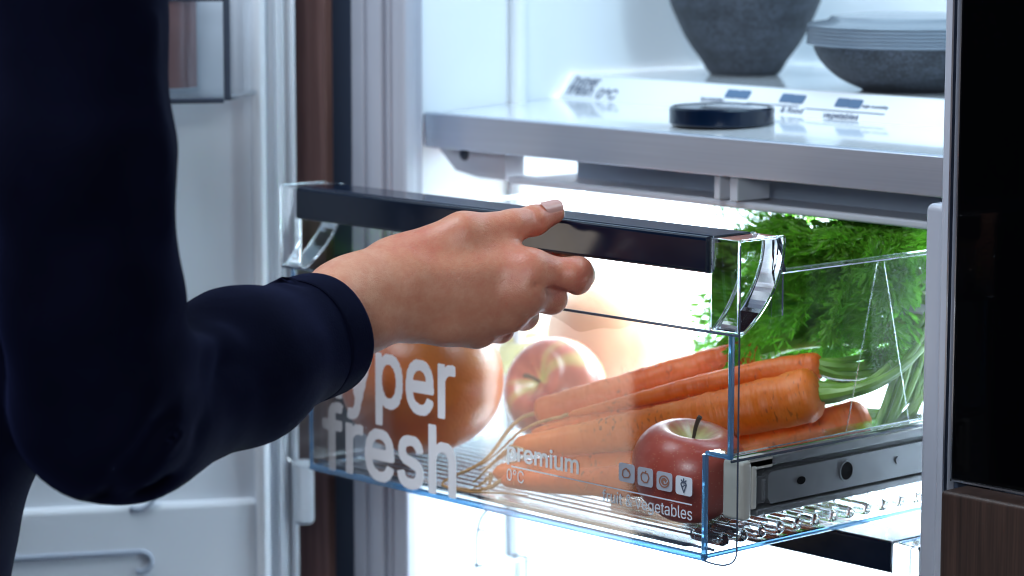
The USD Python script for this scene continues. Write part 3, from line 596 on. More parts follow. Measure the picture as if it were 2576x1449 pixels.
apple_mix = fruit_mat('mixed_apple_skin', [(0.0, (0.42, 0.44, 0.10)), (0.30, (0.50, 0.36, 0.12)), (0.55, (0.46, 0.10, 0.07)), (1.0, (0.30, 0.02, 0.025))], 14, 0.3, 0.06, 300, (520, (0.75, 0.5, 0.3)), 0.35)
apple_pale = fruit_mat('pale_apple_skin', [(0.0, (0.70, 0.66, 0.20)), (0.5, (0.74, 0.55, 0.22)), (0.85, (0.68, 0.25, 0.16))], 12, 0.35, 0.06, 300, None, 0.3)
stem_m = plain('fruit_stem', (0.045, 0.025, 0.014), 0.7, noise=(300, 0.4))
def apple_mesh(R, tilt=(0, 0, 0), seed=0):
    """An apple about its centre: dimpled top, narrower lobed base. Returns mesh, rotation."""
    th = np.linspace(0, np.pi, 70)                      # from the top dimple down
    n = 80
    a = np.arange(n)*2*np.pi/n
    r = np.sin(th)**0.92*(1+0.10*np.cos(th))
    z = 0.90*np.cos(th) - 0.36*np.exp(-(th/0.34)**2) + 0.16*np.exp(-((np.pi-th)/0.28)**2)
    r = np.maximum(r, 1e-4)
    lob = 1+0.022*np.cos(5*a[None]+seed)*(np.clip(-np.cos(th), 0, 1)[:, None]) + 0.012*np.cos(2*a[None]+seed*1.7)+0.02*np.cos(3*a+seed)[None]*np.clip(np.cos(th), 0, 1)[:, None]
    v = np.stack([r[:, None]*lob*np.cos(a), r[:, None]*lob*np.sin(a), np.repeat(z[:, None], n, 1)*(1+0.012*np.cos(a+seed))], -1).reshape(-1, 3)*R
    i, j = np.meshgrid(np.arange(69), np.arange(n), indexing='ij')
    q = np.stack([i*n+j, (i+1)*n+j, (i+1)*n+(j+1) % n, i*n+(j+1) % n], -1).reshape(-1, 4)
    m = trimesh.Trimesh(v, np.vstack([q[:, [0, 1, 2]], q[:, [0, 2, 3]]]), process=False)
    return m, (trimesh.geometry.align_vectors([0, 0, 1], tilt) if isinstance(tilt, np.ndarray) else trimesh.transformations.euler_matrix(*tilt))
def make_apple(name, label, c, R, m_, tilt, seed, blush, group=None, stem=True):
    t = thing(name, label, 'apple', c-Z*R*0.85)
    g, Rm = apple_mesh(R, tilt, seed)
    bl = blush(g.vertices/R)
    g.apply_transform(Rm); g.apply_translation(c)
    part('flesh', g, m_, t, smooth=True, prim={'blush': bl})
    if stem:
        pts = np.array([(0, 0, 0.50), (0.01, 0.01, 0.70), (0.03, 0.015, 0.88), (0.07, 0.02, 1.00)])*R
        pts = pts@Rm[:3, :3].T + c
        part('stem', tube(spline(pts, 10), np.linspace(0.028, 0.045, 10)*R, 8), stem_m, t)
    return t
yA = 0.052; cA = P(1733, 1172, 1, yA); RA = 146/FPX*((cA-CAM)@fw)
cA[2] = 0.0065+RA*0.86
def bl_front(v):                                 # yellowish round the stem dimple on the left
    r = np.linalg.norm(v[:, :2], axis=1); a = np.arctan2(v[:, 1], v[:, 0])
    return np.clip(0.62 - 0.75*np.exp(-(r/0.45)**2)*(v[:, 2] > 0) + 0.05*np.cos(18*a+3*np.sin(a*3)) , 0, 1)
make_apple('red_apple', 'dark red apple with brown stem up, in the front right corner', cA, RA, apple_red, (0.10, 0.16, 0.4), 1.0, bl_front)
yA2 = 0.200; cA2 = P(1402, 986, 1, yA2); RA2 = 134/FPX*((cA2-CAM)@fw); cA2[2] = max(cA2[2], 0.0065+RA2*0.85)
def bl_mid(v): 
    a = np.arctan2(v[:, 1], v[:, 0]); r = np.linalg.norm(v[:, :2], axis=1)
    return np.clip(0.74+0.30*np.sin(a*2+0.8)+0.12*np.cos(9*a) - 0.55*np.exp(-(r/0.35)**2)*(v[:, 2] > 0), 0, 1)
toward = -fw*0.62 - rt*0.62 + Z*0.36; toward /= np.linalg.norm(toward)
tl = toward
make_apple('red_green_apple', 'red and green apple with its stem dimple turned left, behind the carrot tips', cA2, RA2, apple_mix, tl, 2.2, bl_mid)
cA3 = P(1285, 880, 1, 0.305); RA3 = 0.037
make_apple('pale_apple', 'pale yellow apple lit from behind, between the grapefruit and the hand', cA3, RA3, apple_pale, (0.5, -0.3, 0), 3.1, lambda v: np.clip(0.35-0.5*v[:, 0], 0, 1), stem=False)
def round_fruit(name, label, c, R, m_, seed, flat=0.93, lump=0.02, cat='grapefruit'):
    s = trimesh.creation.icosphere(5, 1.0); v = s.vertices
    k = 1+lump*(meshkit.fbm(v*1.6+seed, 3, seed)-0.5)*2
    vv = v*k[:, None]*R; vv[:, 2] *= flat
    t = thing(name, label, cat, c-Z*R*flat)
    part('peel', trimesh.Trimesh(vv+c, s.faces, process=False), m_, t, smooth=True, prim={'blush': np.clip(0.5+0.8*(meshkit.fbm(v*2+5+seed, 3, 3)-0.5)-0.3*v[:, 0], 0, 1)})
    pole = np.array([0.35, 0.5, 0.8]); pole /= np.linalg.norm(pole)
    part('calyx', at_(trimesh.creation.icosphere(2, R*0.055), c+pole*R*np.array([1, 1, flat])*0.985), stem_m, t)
yG = 0.074; cG = P(1062, 985, 1, yG); RG = 207/FPX*((cG-CAM)@fw); cG[2] = 0.0065+RG*0.90
round_fruit('grapefruit', 'large orange grapefruit behind the white lettering at the drawer front', cG, RG, grape_m, 3, 0.90)
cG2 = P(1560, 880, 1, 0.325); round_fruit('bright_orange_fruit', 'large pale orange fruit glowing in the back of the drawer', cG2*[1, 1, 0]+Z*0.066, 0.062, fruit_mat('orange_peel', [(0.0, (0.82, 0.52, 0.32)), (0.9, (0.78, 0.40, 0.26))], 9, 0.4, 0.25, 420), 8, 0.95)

# ------------------------------------------------------------------ carrots
carrot_m = mat('carrot_skin', {'o': ('object_info', {}), 'hs': ('hsv', {'saturation': 1.03}), 'vr2': ('map_range', {'to_min': 0.90, 'to_max': 1.06}), 'vr3': ('map_range', {'to_min': 0.492, 'to_max': 0.508}), 'a': ('attribute', {'attribute': 'along'}), 'm': ('mapping', {'scale': (1.0, 0.30, 1.0)}), 'v': ('noise_texture', {'scale': 480.0, 'detail': 1.0}), 'vr': ('rgb_ramp', {'ramp': [(0.605, (0, 0, 0)), (0.66, (1, 1, 1))]}),
    'n': ('noise_texture', {'scale': 26.0, 'detail': 6.0, 'roughness': 0.65}), 'r': ('rgb_ramp', {'ramp': [(0.25, (0.52, 0.085, 0.012)), (0.5, (0.68, 0.15, 0.022)), (0.75, (0.74, 0.23, 0.06))]}),
    'x': ('mix_color', {'b': (0.10, 0.028, 0.010)}), 'g': ('geometry', {}), 'n4': ('noise_texture', {'scale': 38.0}), 'gate': ('map_range', {'from_min': 0.48, 'from_max': 0.66, 'to_min': 0.0, 'to_max': 0.6, 'clamp': True}), 'km': ('math', {'math_type': 'multiply'}),
    'm2': ('mapping', {'scale': (1.0, 0.12, 1.0)}), 'n2': ('noise_texture', {'scale': 260.0, 'detail': 3.0}), 'b': ('bump', {'strength': 0.6, 'distance': 0.0016}),
    'p': ('principled_bsdf', {'roughness': 0.5, 'subsurface_weight': 0.12, 'subsurface_scale': 0.003, 'subsurface_radius': (1.0, 0.3, 0.1)})},
    [('a.vector', 'm.vector'), ('m.vector', 'v.vector'), ('v.fac', 'vr.fac'), ('g.position', 'n.vector'), ('n.fac', 'r.fac'), ('g.position', 'n4.vector'), ('n4.fac', 'gate.value'), ('vr.color', 'km.value1'), ('gate.result', 'km.value2'), ('km.value', 'x.fac'), ('r.color', 'hs.color'), ('o.random', 'vr2.value'), ('vr2.result', 'hs.value'), ('o.random', 'vr3.value'), ('vr3.result', 'hs.hue'), ('hs.color', 'x.a'), ('x.result', 'p.base_color'),
     ('a.vector', 'm2.vector'), ('m2.vector', 'n2.vector'), ('n2.fac', 'b.height'), ('b.normal', 'p.normal')])
root_m = plain('root_tail', (0.42, 0.21, 0.075), 0.6, noise=(120, 0.3))
stalk_m = mat('stalk', {'g': ('geometry', {}), 'n': ('noise_texture', {'scale': 40.0, 'detail': 3.0}), 'r': ('rgb_ramp', {'ramp': [(0.3, (0.085, 0.21, 0.016)), (0.7, (0.22, 0.40, 0.055))]}), 'p': ('principled_bsdf', {'roughness': 0.38}), 't': ('translucent_bsdf', {'color': (0.22, 0.40, 0.06)}), 'x': ('mix_closure', {'fac': 0.15})},
    [('g.position', 'n.vector'), ('n.fac', 'r.fac'), ('r.color', 'p.base_color'), ('p.BSDF', 'x.closure1'), ('t.BSDF', 'x.closure2')], surface='x.closure')
leaf_m = mat('carrot_leaf', {'g': ('geometry', {}), 'o': ('object_info', {}), 'n': ('noise_texture', {'scale': 30.0, 'detail': 3.0}), 'r': ('rgb_ramp', {'ramp': [(0.3, (0.065, 0.195, 0.014)), (0.7, (0.17, 0.38, 0.035))]}), 'p': ('principled_bsdf', {'roughness': 0.42}), 't': ('translucent_bsdf', {'color': (0.16, 0.52, 0.03)}), 'x': ('mix_closure', {'fac': 0.5})},
    [('g.position', 'n.vector'), ('n.fac', 'r.fac'), ('r.color', 'p.base_color'), ('p.BSDF', 'x.closure1'), ('t.BSDF', 'x.closure2')], surface='x.closure')
def leaflet(o, d, side, L, w):
    d = d/np.linalg.norm(d); s = side-d*(side@d); s = s/(np.linalg.norm(s)+1e-9); nrm = np.cross(d, s)
    return np.array([o, o+d*L*0.42+s*w+nrm*w*0.4, o+d*L, o+d*L*0.42-s*w+nrm*w*0.4])
def frond(R, base, d0, L, droop, spread=0.46):
    """A feathery leaf: rachis, pinnae, and small narrow leaflets. Returns mesh."""
    n = 16; pts = [np.array(base, float)]; d = np.array(d0, float)/np.linalg.norm(d0); dirs = [d]
    for k in range(n-1):
        d = d+droop*np.array([0, 0, -1.0])/n + R.normal(0, 0.035, 3); d /= np.linalg.norm(d)
        pts.append(pts[-1]+d*L/n); dirs.append(d)
    pts, dirs = np.array(pts), np.array(dirs)
    ms = [tube(pts, np.linspace(0.0011, 0.0004, n), 5, False)]
    side0 = np.cross(dirs[0], R.normal(0, 1, 3)); side0 /= np.linalg.norm(side0)
    V = []
    for k in range(3, n):
        d = dirs[k]; s = side0-d*(side0@d); s /= np.linalg.norm(s); u = np.cross(d, s); f = (k-3)/(n-4)
        pl_ = L*spread*(1-0.80*f)*(0.55+0.45*min(1, f*5))*R.uniform(0.8, 1.1)
        for sg in (1, -1):
            pd = d*0.75+s*sg*0.9+u*R.normal(0, 0.35)+np.array([0, 0, -0.2]); pd /= np.linalg.norm(pd)
            m_ = max(3, int(pl_/0.0095)); p = pts[k].copy(); line = [p.copy()]
            for q in range(m_):
                pd = pd+np.array([0, 0, -0.05])+R.normal(0, 0.06, 3); pd /= np.linalg.norm(pd)
                p = p+pd*pl_/m_; line.append(p.copy())
                ss = np.cross(pd, u+0.4*R.normal(0, 1, 3)); ss /= np.linalg.norm(ss)+1e-9
                ll = 0.0150*(1-0.40*q/m_)*R.uniform(0.7, 1.25)
                for sg2 in (1, -1):
                    ld = pd*0.8+ss*sg2*0.75+R.normal(0, 0.12, 3)
                    V.append(leaflet(p, ld, u, ll, 0.00145))
                    o2 = p+ld/np.linalg.norm(ld)*ll*0.45
                    V.append(leaflet(o2, ld+ss*sg2*0.9, u, ll*0.62, 0.0011)); V.append(leaflet(o2, ld+pd*0.9-ss*sg2*0.2, u, ll*0.62, 0.0011))
            V.append(leaflet(p, pd, u, 0.011, 0.0014))
            ms.append(tube(np.array(line), 0.00035, 3, False))
    V = np.array(V).reshape(-1, 3); k = np.arange(len(V)//4)*4
    ms.append(trimesh.Trimesh(V, np.vstack([np.stack([k, k+1, k+2], 1), np.stack([k, k+2, k+3], 1)]), process=False))
    return cat_(ms)
BAND = P(2318, 822, 0, 0.432)
def carrot(label, crown, mids, tip, Rc, Rt, tails, nst, seed, toband=True, shape=0.75):
    """crown and tip are points on the axis; the root tapers from Rc to Rt; tails are root hairs that go on from the tip."""
    R = np.random.default_rng(seed)
    t = thing('carrot', label, 'carrot', [crown[0], crown[1], 0.006], group='carrots of the bunch in the crisper drawer')
    ax = spline([crown, *mids, tip], 90); n, ns = 90, 40
    s = np.linspace(0, 1, n)
    rad = Rt+(Rc-Rt)*(1-s**1.25)**shape
    rad *= np.sqrt(np.clip(1-np.clip(1-s/0.05, 0, 1)**2.2, 0.06, 1)) * np.sqrt(np.clip(1-np.clip(1-(1-s)/0.03, 0, 1)**2, 0.05, 1))
    m = tube(ax, rad, ns)
    L = np.linalg.norm(np.diff(ax, axis=0), axis=1).sum()
    k = np.arange(n*ns)//ns; a = np.arange(n*ns) % ns*2*np.pi/ns
    v = m.vertices.copy(); c = ax[k]; dv = v[:n*ns]-c; ln_ = np.linalg.norm(dv, axis=1, keepdims=True)+1e-9
    pq = np.c_[s[k]*L*90, np.cos(a)*1.1, np.sin(a)*1.1]
    ring = (meshkit.fbm(pq+seed*3.1, 3, seed)-0.5)*0.14 + (meshkit.noise(np.c_[s[k]*L*230, 0.6*np.cos(a), 0.6*np.sin(a)]+seed, seed+4)-0.5)*0.09
    v[:n*ns] = c+dv*(1+ring[:, None])
    al = np.zeros((len(v), 3)); al[:n*ns] = np.c_[s[k]*L, Rc*np.abs(((a+1) % (2*np.pi))-np.pi), np.full(n*ns, seed*0.37)]
    al[-2] = [0, 0, seed*.37]; al[-1] = [L, 0, seed*.37]
    part('root', trimesh.Trimesh(v, m.faces, process=False), carrot_m, t, smooth=True, prim={'along': al})
    for tl_ in tails:
        p = spline(tl_, 24); p[1:-1] += R.normal(0, 0.0003, (22, 3))
        part('root_tail', tube(p, np.linspace(0.0017, 0.0004, 24), 6), root_m, t)
    hairs = []
    for q in range(16):                         # fine root hairs that stand off the skin
        i_ = int(R.uniform(8, n-6)); a_ = R.uniform(0, 2*np.pi); k0 = i_*ns+int(a_/(2*np.pi)*ns) % ns
        o_ = v[k0]; nn = (o_-ax[i_]); nn /= np.linalg.norm(nn)+1e-9
        tt_ = nn+R.normal(0, 0.5, 3); hairs.append(tube(spline([o_, o_+nn*0.001+R.normal(0, 0.0008, 3), o_+tt_*R.uniform(0.002, 0.006)], 6), np.linspace(0.00022, 0.0001, 6), 3, False))
    part('root_hairs', hairs, root_m, t, smooth=False, kind='stuff')
    d0 = ax[0]-ax[4]; d0 /= np.linalg.norm(d0)
    for q in range(nst):
        off = R.normal(0, 1, 3); off -= d0*(off@d0); off *= Rc*0.36/np.linalg.norm(off)
        b = ax[0]-d0*0.004+off*R.uniform(0.2, 1)
        e2 = BAND+R.normal(0, 0.0085, 3)*[0.6, 1, 1.0]
        e2[0] = min(e2[0], 0.4545)
        m1 = b+d0*np.linalg.norm(e2-b)*0.42+R.normal(0, 0.002, 3)-Z*0.002
        m1[0] = min(m1[0], 0.452)
        fd = np.array([-0.25, 0.62, 0.5])
        p = spline([b, m1, e2, e2+fd*0.03+R.normal(0, 0.004, 3)], 26); p[:, 0] = np.minimum(p[:, 0], 0.4555)
        w = np.linspace(0.0032, 0.0019, 26)*R.uniform(0.8, 1.25); w[:3] *= 1.25
        part('stalk', tube(p, w, 8), stalk_m, t)
    return t, R
def fit_(u, v, ax, val): return P(u, v, ax, val)
def rpx(c, px): return px/FPX*((c-CAM)@fw)
tails = lambda *pts: [P(u, v, 1, y) for u, v, y in pts]
cs = []
# top rear carrot
c = P(1915, 893, 1, 0.190); e_ = P(1345, 1040, 1, 0.075)
cs.append(carrot('topmost rear carrot of the bunch, its blunt tip touching the red and green apple', c, [P(1640, 965, 1, 0.132)], e_, rpx(c, 49), 0.0095, [[e_, *[P(u, v, 1, y) for u, v, y in ((1300, 1060, 0.065), (1262, 1105, 0.05), (1215, 1160, 0.03), (1150, 1195, 0.014), (1110, 1215, 0.007), (1150, 1232, 0.006), (1222, 1240, 0.007), (1330, 1247, 0.007))]]], 7, 11, shape=0.55))
# slim middle carrot
c = P(2075, 922, 1, 0.168); e_ = P(1430, 1043, 1, 0.062)
cs.append(carrot('slim middle carrot of the bunch with a long thin root tail', c, [P(1950, 935, 1, 0.147), P(1690, 985, 1, 0.104)], e_, rpx(c, 38), 0.0022, [[e_, *[P(u, v, 1, y) for u, v, y in ((1360, 1062, 0.053), (1310, 1085, 0.045), (1265, 1125, 0.036), (1210, 1170, 0.026))]]], 7, 12, shape=1.0))
# big front carrot
c = P(2072, 985, 1, 0.150); e_ = P(1290, 1122, 1, 0.032)
cs.append(carrot('thickest carrot of the bunch, in front, passing behind the dark red apple', c, [P(1850, 1035, 1, 0.116), P(1560, 1090, 1, 0.072)], e_, rpx(c, 70), 0.0050, [[e_, *[P(u, v, 1, y) for u, v, y in ((1255, 1150, 0.027), (1225, 1180, 0.022), (1190, 1215, 0.016))]], [e_, P(1320, 1150, 1, 0.020), P(1280, 1168, 1, 0.018)]], 8, 13, shape=0.62))
# low right carrot, crown by the side wall
c = P(2190, 1045, 1, 0.200); e_ = P(1240, 1190, 1, 0.022)
cs.append(carrot('lowest right carrot, its crown close to the drawer side wall', c, [P(1980, 1110, 1, 0.155), P(1560, 1172, 1, 0.078)], e_, rpx(c, 56), 0.0055, [[e_, P(1215, 1215, 1, 0.019), P(1190, 1230, 1, 0.017)], [e_, P(1230, 1225, 1, 0.018), P(1228, 1240, 1, 0.016)]], 8, 14, shape=0.6))
# lowest front carrot behind the printed word
c = P(1960, 1165, 1, 0.112); e_ = P(1262, 1208, 1, 0.017)
cs.append(carrot('lowest front carrot of the bunch, directly behind the word premium', c, [P(1640, 1206, 1, 0.048), P(1420, 1212, 1, 0.026)], e_, rpx(c, 52), 0.0036, [[e_, *[P(u, v, 1, y) for u, v, y in ((1240, 1222, 0.013), (1180, 1232, 0.010), (1140, 1226, 0.010))]]], 5, 15, shape=0.6))
# half hidden carrot filling the gap
c = P(1965, 972, 1, 0.165); e_ = P(1335, 1098, 1, 0.055)
cs.append(carrot('half hidden carrot squeezed between the slim middle carrot and the thickest one', c, [P(1700, 1012, 1, 0.115), P(1520, 1052, 1, 0.085)], e_, rpx(c, 42), 0.0045, [[e_, *[P(u, v, 1, y) for u, v, y in ((1300, 1118, 0.048), (1262, 1150, 0.036), (1205, 1180, 0.024))]]], 4, 16, shape=0.8))
# feathery tops: they spring from the band, rise towards the cover and fall back over the carrots
FD = []
for i in range(64):
    R = np.random.default_rng(100+i); t, _ = cs[i % 6]
    u, v = R.uniform(1890, 2330), R.uniform(540, 800)
    if i % 6 == 0: u, v = R.uniform(1930, 2100), R.uniform(760, 880)
    if i % 11 == 3: u, v = R.uniform(1790, 1900), R.uniform(690, 790)
    tgt = P(u, v, 1, R.uniform(0.175, 0.33))
    if tgt[0] > 0.436: tgt = P(u, v, 0, 0.436)
    tgt[2] = min(tgt[2], 0.196)
    b = BAND+np.array([-0.01, 0.015, 0.015])+R.normal(0, 0.004, 3)
    dd = tgt-b; L = np.linalg.norm(dd)
    start = b+dd*R.uniform(0.2, 0.55)+Z*0.01
    start[2] = min(start[2], 0.19)
    m = frond(R, start, dd/L+Z*0.25+R.normal(0, 0.2, 3), min(max(L*0.75, 0.07), 0.13), R.uniform(0.6, 1.7))
    v_ = m.vertices
    v_[:, 0] -= max(0, v_[:, 0].max()-0.4585); v_[:, 2] -= max(0, np.quantile(v_[:, 2], 0.93)-(zc0-0.003))
    v_[:, 2] = np.minimum(v_[:, 2], zc0-0.003-0.004*rng.random(len(v_)))
    part('frond', trimesh.Trimesh(v_, m.faces, process=False), leaf_m, t, smooth=False)
    st = spline([b, (b+start)/2+Z*0.006, start], 8)
    part('frond_stalk', tube(st, 0.0012, 5, False), stalk_m, t)
bd = np.array([-0.25, 0.62, 0.5]); bd /= np.linalg.norm(bd)
bx = np.cross(bd, X); bx /= np.linalg.norm(bx)
bm = lathe([(0.0150, -0.0045), (0.0162, -0.004), (0.0164, 0.0), (0.0162, 0.004), (0.0150, 0.0045), (0.0140, 0.004), (0.0140, -0.004), (0.0150, -0.0045)], 40)
part('bunch_band', place(bm, BAND+bd*0.003-X*0.002, np.cross(bx, bd), bx, bd), plain('band_white', (0.62, 0.58, 0.58), 0.6), None, 'pale band tied round the carrot stalks by the drawer side', cat='band')

# ------------------------------------------------------------------ the person: hand on the handle, sleeve, body
skin = mat('skin', {'a': ('attribute', {'attribute': 'warm'}), 'g': ('geometry', {}), 'n': ('noise_texture', {'scale': 85.0, 'detail': 7.0, 'roughness': 0.72}), 'ad': ('math', {'math_type': 'multiply_add', 'value2': 1.3, 'value3': -0.65}), 's': ('math', {'math_type': 'add'}),
    'r': ('rgb_ramp', {'ramp': [(0.0, (0.62, 0.31, 0.20)), (0.35, (0.56, 0.225, 0.135)), (0.7, (0.52, 0.16, 0.10)), (1.0, (0.48, 0.12, 0.08))]}),
    'v': ('voronoi_texture', {'scale': 650.0, 'feature': 'distance_to_edge'}), 'n2': ('noise_texture', {'scale': 500.0, 'detail': 2.0}), 'bm': ('math', {'math_type': 'add'}), 'b': ('bump', {'strength': 0.26, 'distance': 0.0007}),
    'p': ('principled_bsdf', {'roughness': 0.43, 'subsurface_weight': 0.18, 'subsurface_scale': 0.004, 'subsurface_radius': (1.0, 0.35, 0.2)})},
    [('g.position', 'n.vector'), ('n.fac', 'ad.value1'), ('ad.value', 's.value1'), ('a.fac', 's.value2'), ('s.value', 'r.fac'), ('r.color', 'p.base_color'), ('g.position', 'v.vector'), ('g.position', 'n2.vector'), ('v.distance', 'bm.value1'), ('n2.fac', 'bm.value2'), ('bm.value', 'b.height'), ('b.normal', 'p.normal')])
nail_m = plain('nail', (0.50, 0.225, 0.18), 0.30, 0.4)
knit = mat('navy_knit', {'g': ('geometry', {}), 'n': ('noise_texture', {'scale': 900.0, 'detail': 2.0}), 'n2': ('noise_texture', {'scale': 18.0, 'detail': 3.0}), 'r': ('rgb_ramp', {'ramp': [(0.3, (0.0011, 0.0013, 0.0052)), (0.7, (0.0024, 0.0029, 0.0108))]}), 'b': ('bump', {'strength': 0.35, 'distance': 0.0008}),
    'p': ('principled_bsdf', {'roughness': 0.85, 'specular_ior_level': 0.03, 'sheen_weight': 0.06, 'sheen_roughness': 0.5, 'sheen_tint': (0.2, 0.25, 0.8)})},
    [('g.position', 'n.vector'), ('g.position', 'n2.vector'), ('n2.fac', 'r.fac'), ('r.color', 'p.base_color'), ('n.fac', 'b.height'), ('b.normal', 'p.normal')])
def grid(lo, hi, h):
    lo, hi = np.array(lo), np.array(hi); n = np.ceil((hi-lo)/h).astype(int)+1
    return np.stack(np.meshgrid(*[lo[k]+h*np.arange(n[k]) for k in range(3)], indexing='ij'), -1)
J = lambda u, v, d: W(u, v, d)
hand_bones = [  # (a, b, ra, rb, blend)
    (J(700, 850, 1.872), J(885, 738, 1.932), 0.0270, 0.0205, 0.010), (J(700, 890, 1.875), J(905, 814, 1.936), 0.0250, 0.0188, 0.014),
    (J(885, 738, 1.932), J(1040, 690, 1.950), 0.0205, 0.0190, 0.014), (J(850, 742, 1.925), J(990, 670, 1.950), 0.0200, 0.0172, 0.012), (J(905, 814, 1.938), J(1060, 782, 1.962), 0.0188, 0.0165, 0.014), (J(890, 765, 1.934), J(1060, 735, 1.955), 0.020, 0.020, 0.014),
    (J(1040, 680, 1.950), J(1335, 684, 1.958), 0.0185, 0.0128, 0.014),      # index metacarpal
    (J(1040, 725, 1.950), J(1318, 740, 1.960), 0.0180, 0.0126, 0.014),
    (J(1040, 765, 1.956), J(1278, 788, 1.966), 0.0165, 0.0130, 0.014),
    (J(1050, 792, 1.962), J(1200, 827, 1.976), 0.0155, 0.0122, 0.014),
    (J(1060, 690, 1.972), J(1230, 780, 1.985), 0.0130, 0.0110, 0.012),      # palm pad
    (J(1140, 615, 1.960), J(1275, 628, 1.962), 0.0105, 0.0080, 0.012),      # web of the thumb
]
thumb = [(J(980, 668, 1.955), J(1165, 588, 1.958), 0.0172, 0.0140, 0.012), (J(1165, 588, 1.958), J(1290, 568, 1.970), 0.0132, 0.0108, 0.008), (J(1290, 568, 1.970), J(1345, 554, 1.982), 0.0109, 0.0104, 0.004), (J(1345, 554, 1.982), J(1393, 536, 1.992), 0.0103, 0.0076, 0.003)]
fingers = [
    [(J(1335, 684, 1.958), J(1446, 693, 1.966), 0.0126, 0.0114, 0.006), (J(1446, 693, 1.968), J(1460, 692, 1.992), 0.0112, 0.0098, 0.003), (J(1460, 690, 1.992), J(1435, 640, 2.032), 0.0092, 0.0075, 0.003), (J(1435, 640, 2.032), J(1415, 600, 2.040), 0.0074, 0.0062, 0.003)],
    [(J(1318, 740, 1.960), J(1388, 752, 1.982), 0.0122, 0.0104, 0.006), (J(1386, 749, 1.980), J(1396, 720, 2.004), 0.0104, 0.0088, 0.003), (J(1396, 720, 2.004), J(1372, 640, 2.046), 0.0084, 0.0074, 0.003), (J(1372, 640, 2.046), J(1355, 590, 2.062), 0.0074, 0.0062, 0.003)],
    [(J(1278, 788, 1.966), J(1318, 793, 1.990), 0.0122, 0.0100, 0.008), (J(1318, 793, 1.990), J(1330, 745, 2.014), 0.0096, 0.0084, 0.003), (J(1330, 745, 2.014), J(1310, 640, 2.062), 0.0080, 0.0070, 0.003), (J(1310, 640, 2.062), J(1295, 585, 2.078), 0.0070, 0.0060, 0.003)],
    [(J(1200, 827, 1.976), J(1258, 828, 2.000), 0.0116, 0.0092, 0.008), (J(1258, 828, 2.000), J(1265, 775, 2.022), 0.0088, 0.0076, 0.003), (J(1265, 775, 2.022), J(1245, 660, 2.075), 0.0072, 0.0062, 0.003), (J(1245, 660, 2.075), J(1232, 600, 2.092), 0.0062, 0.0054, 0.003)],
]
allp = np.array([x for b in hand_bones+thumb+sum(fingers, []) for x in b[:2]])
h = 0.0015
G = grid(allp.min(0)-0.035, allp.max(0)+0.035, h)
f = None
for a, b, ra, rb, k in hand_bones:
    g = cone_sdf(G, a, b, ra, rb); f = g if f is None else smin(f, g, k)
ft = None
for a, b, ra, rb, k in thumb:
    g = cone_sdf(G, a, b, ra, rb); ft = g if ft is None else smin(ft, g, k)
f = smin(f, ft, 0.009)
for fing in fingers:
    ff = None
    for a, b, ra, rb, k in fing:
        g = cone_sdf(G, a, b, ra, rb); ff = g if ff is None else smin(ff, g, 0.0045)
    f = smin(f, ff, 0.0045)
for c_, r_, k_ in ((J(1335, 676, 1.954), 0.0102, 0.014), (J(1456, 682, 1.968), 0.0100, 0.003), (J(1452, 706, 1.970), 0.0098, 0.003), (J(1318, 733, 1.954), 0.0102, 0.016), (J(1150, 700, 1.962), 0.018, 0.02), (J(1180, 770, 1.970), 0.018, 0.02), (J(1440, 690, 1.962), 0.0105, 0.004), (J(1120, 800, 1.962), 0.0165, 0.010)):
    f = smin(f, ball_sdf(G, c_, r_), k_)
def carve(pts, r, depth):
    global f
    pts = np.asarray(pts); dmin = None
    for a, b in zip(pts[:-1], pts[1:]):
        g = cone_sdf(G, a, b, 0, 0); dmin = g if dmin is None else np.minimum(dmin, g)
    f = f+depth*np.exp(-(dmin/r)**2)
for uu in (1318, 1332, 1344):                   # creases over the thumb joint
    carve([J(uu, 526, 1.974), J(uu+11, 545, 1.970), J(uu+16, 562, 1.972)], 0.0014, 0.0013)
carve([J(1090, 715, 1.930), J(1290, 708, 1.945)], 0.009, 0.0008)
carve([J(1452, 655, 1.962), J(1458, 690, 1.956), J(1452, 725, 1.962)], 0.0015, 0.0009)
carve([J(1437, 655, 1.962), J(1442, 690, 1.954), J(1437, 725, 1.962)], 0.0015, 0.0007)
carve([J(1345, 716, 1.945), J(1385, 728, 1.956), J(1430, 737, 1.966)], 0.0035, 0.0030)
carve([J(1305, 770, 1.955), J(1350, 775, 1.972)], 0.0035, 0.0026)
carve([J(1245, 812, 1.965), J(1290, 818, 1.985)], 0.0035, 0.0022)
carve([J(1000, 600, 1.94), J(1100, 640, 1.93), J(1180, 640, 1.935)], 0.008, 0.0014)
hm = surface_nets(f, G[0, 0, 0], h)
hm = max(hm.split(only_watertight=False), key=lambda q: len(q.vertices)) if False else hm
trimesh.smoothing.filter_taubin(hm, 0.5, 0.52, 6)
hv = hm.vertices
def near(c_, r_): return np.exp(-(np.linalg.norm(hv-c_, axis=1)/r_)**2)
warm = 0.30+0.35*near(J(1460, 690, 1.96), 0.018)+0.30*near(J(1400, 760, 1.965), 0.016)+0.30*near(J(1395, 531, 1.988), 0.016)+0.25*near(J(1310, 665, 1.945), 0.02)+0.25*near(J(1330, 590, 1.97), 0.018)+0.3*near(J(1050, 600, 1.94), 0.022)-0.2*near(J(950, 720, 1.91), 0.03)+0.2*near(J(1270, 850, 1.98), 0.03)
person = thing('person', 'person in a navy sweater reaching from the left to pull the drawer by its handle', 'person', (J(60, 1400, 1.72)*[1, 1, 0])-Z*0.7)
body = part('body', hm, skin, person, 'bare right hand gripping the black handle, thumb on top', smooth=True, prim={'warm': np.clip(warm, 0, 1)})
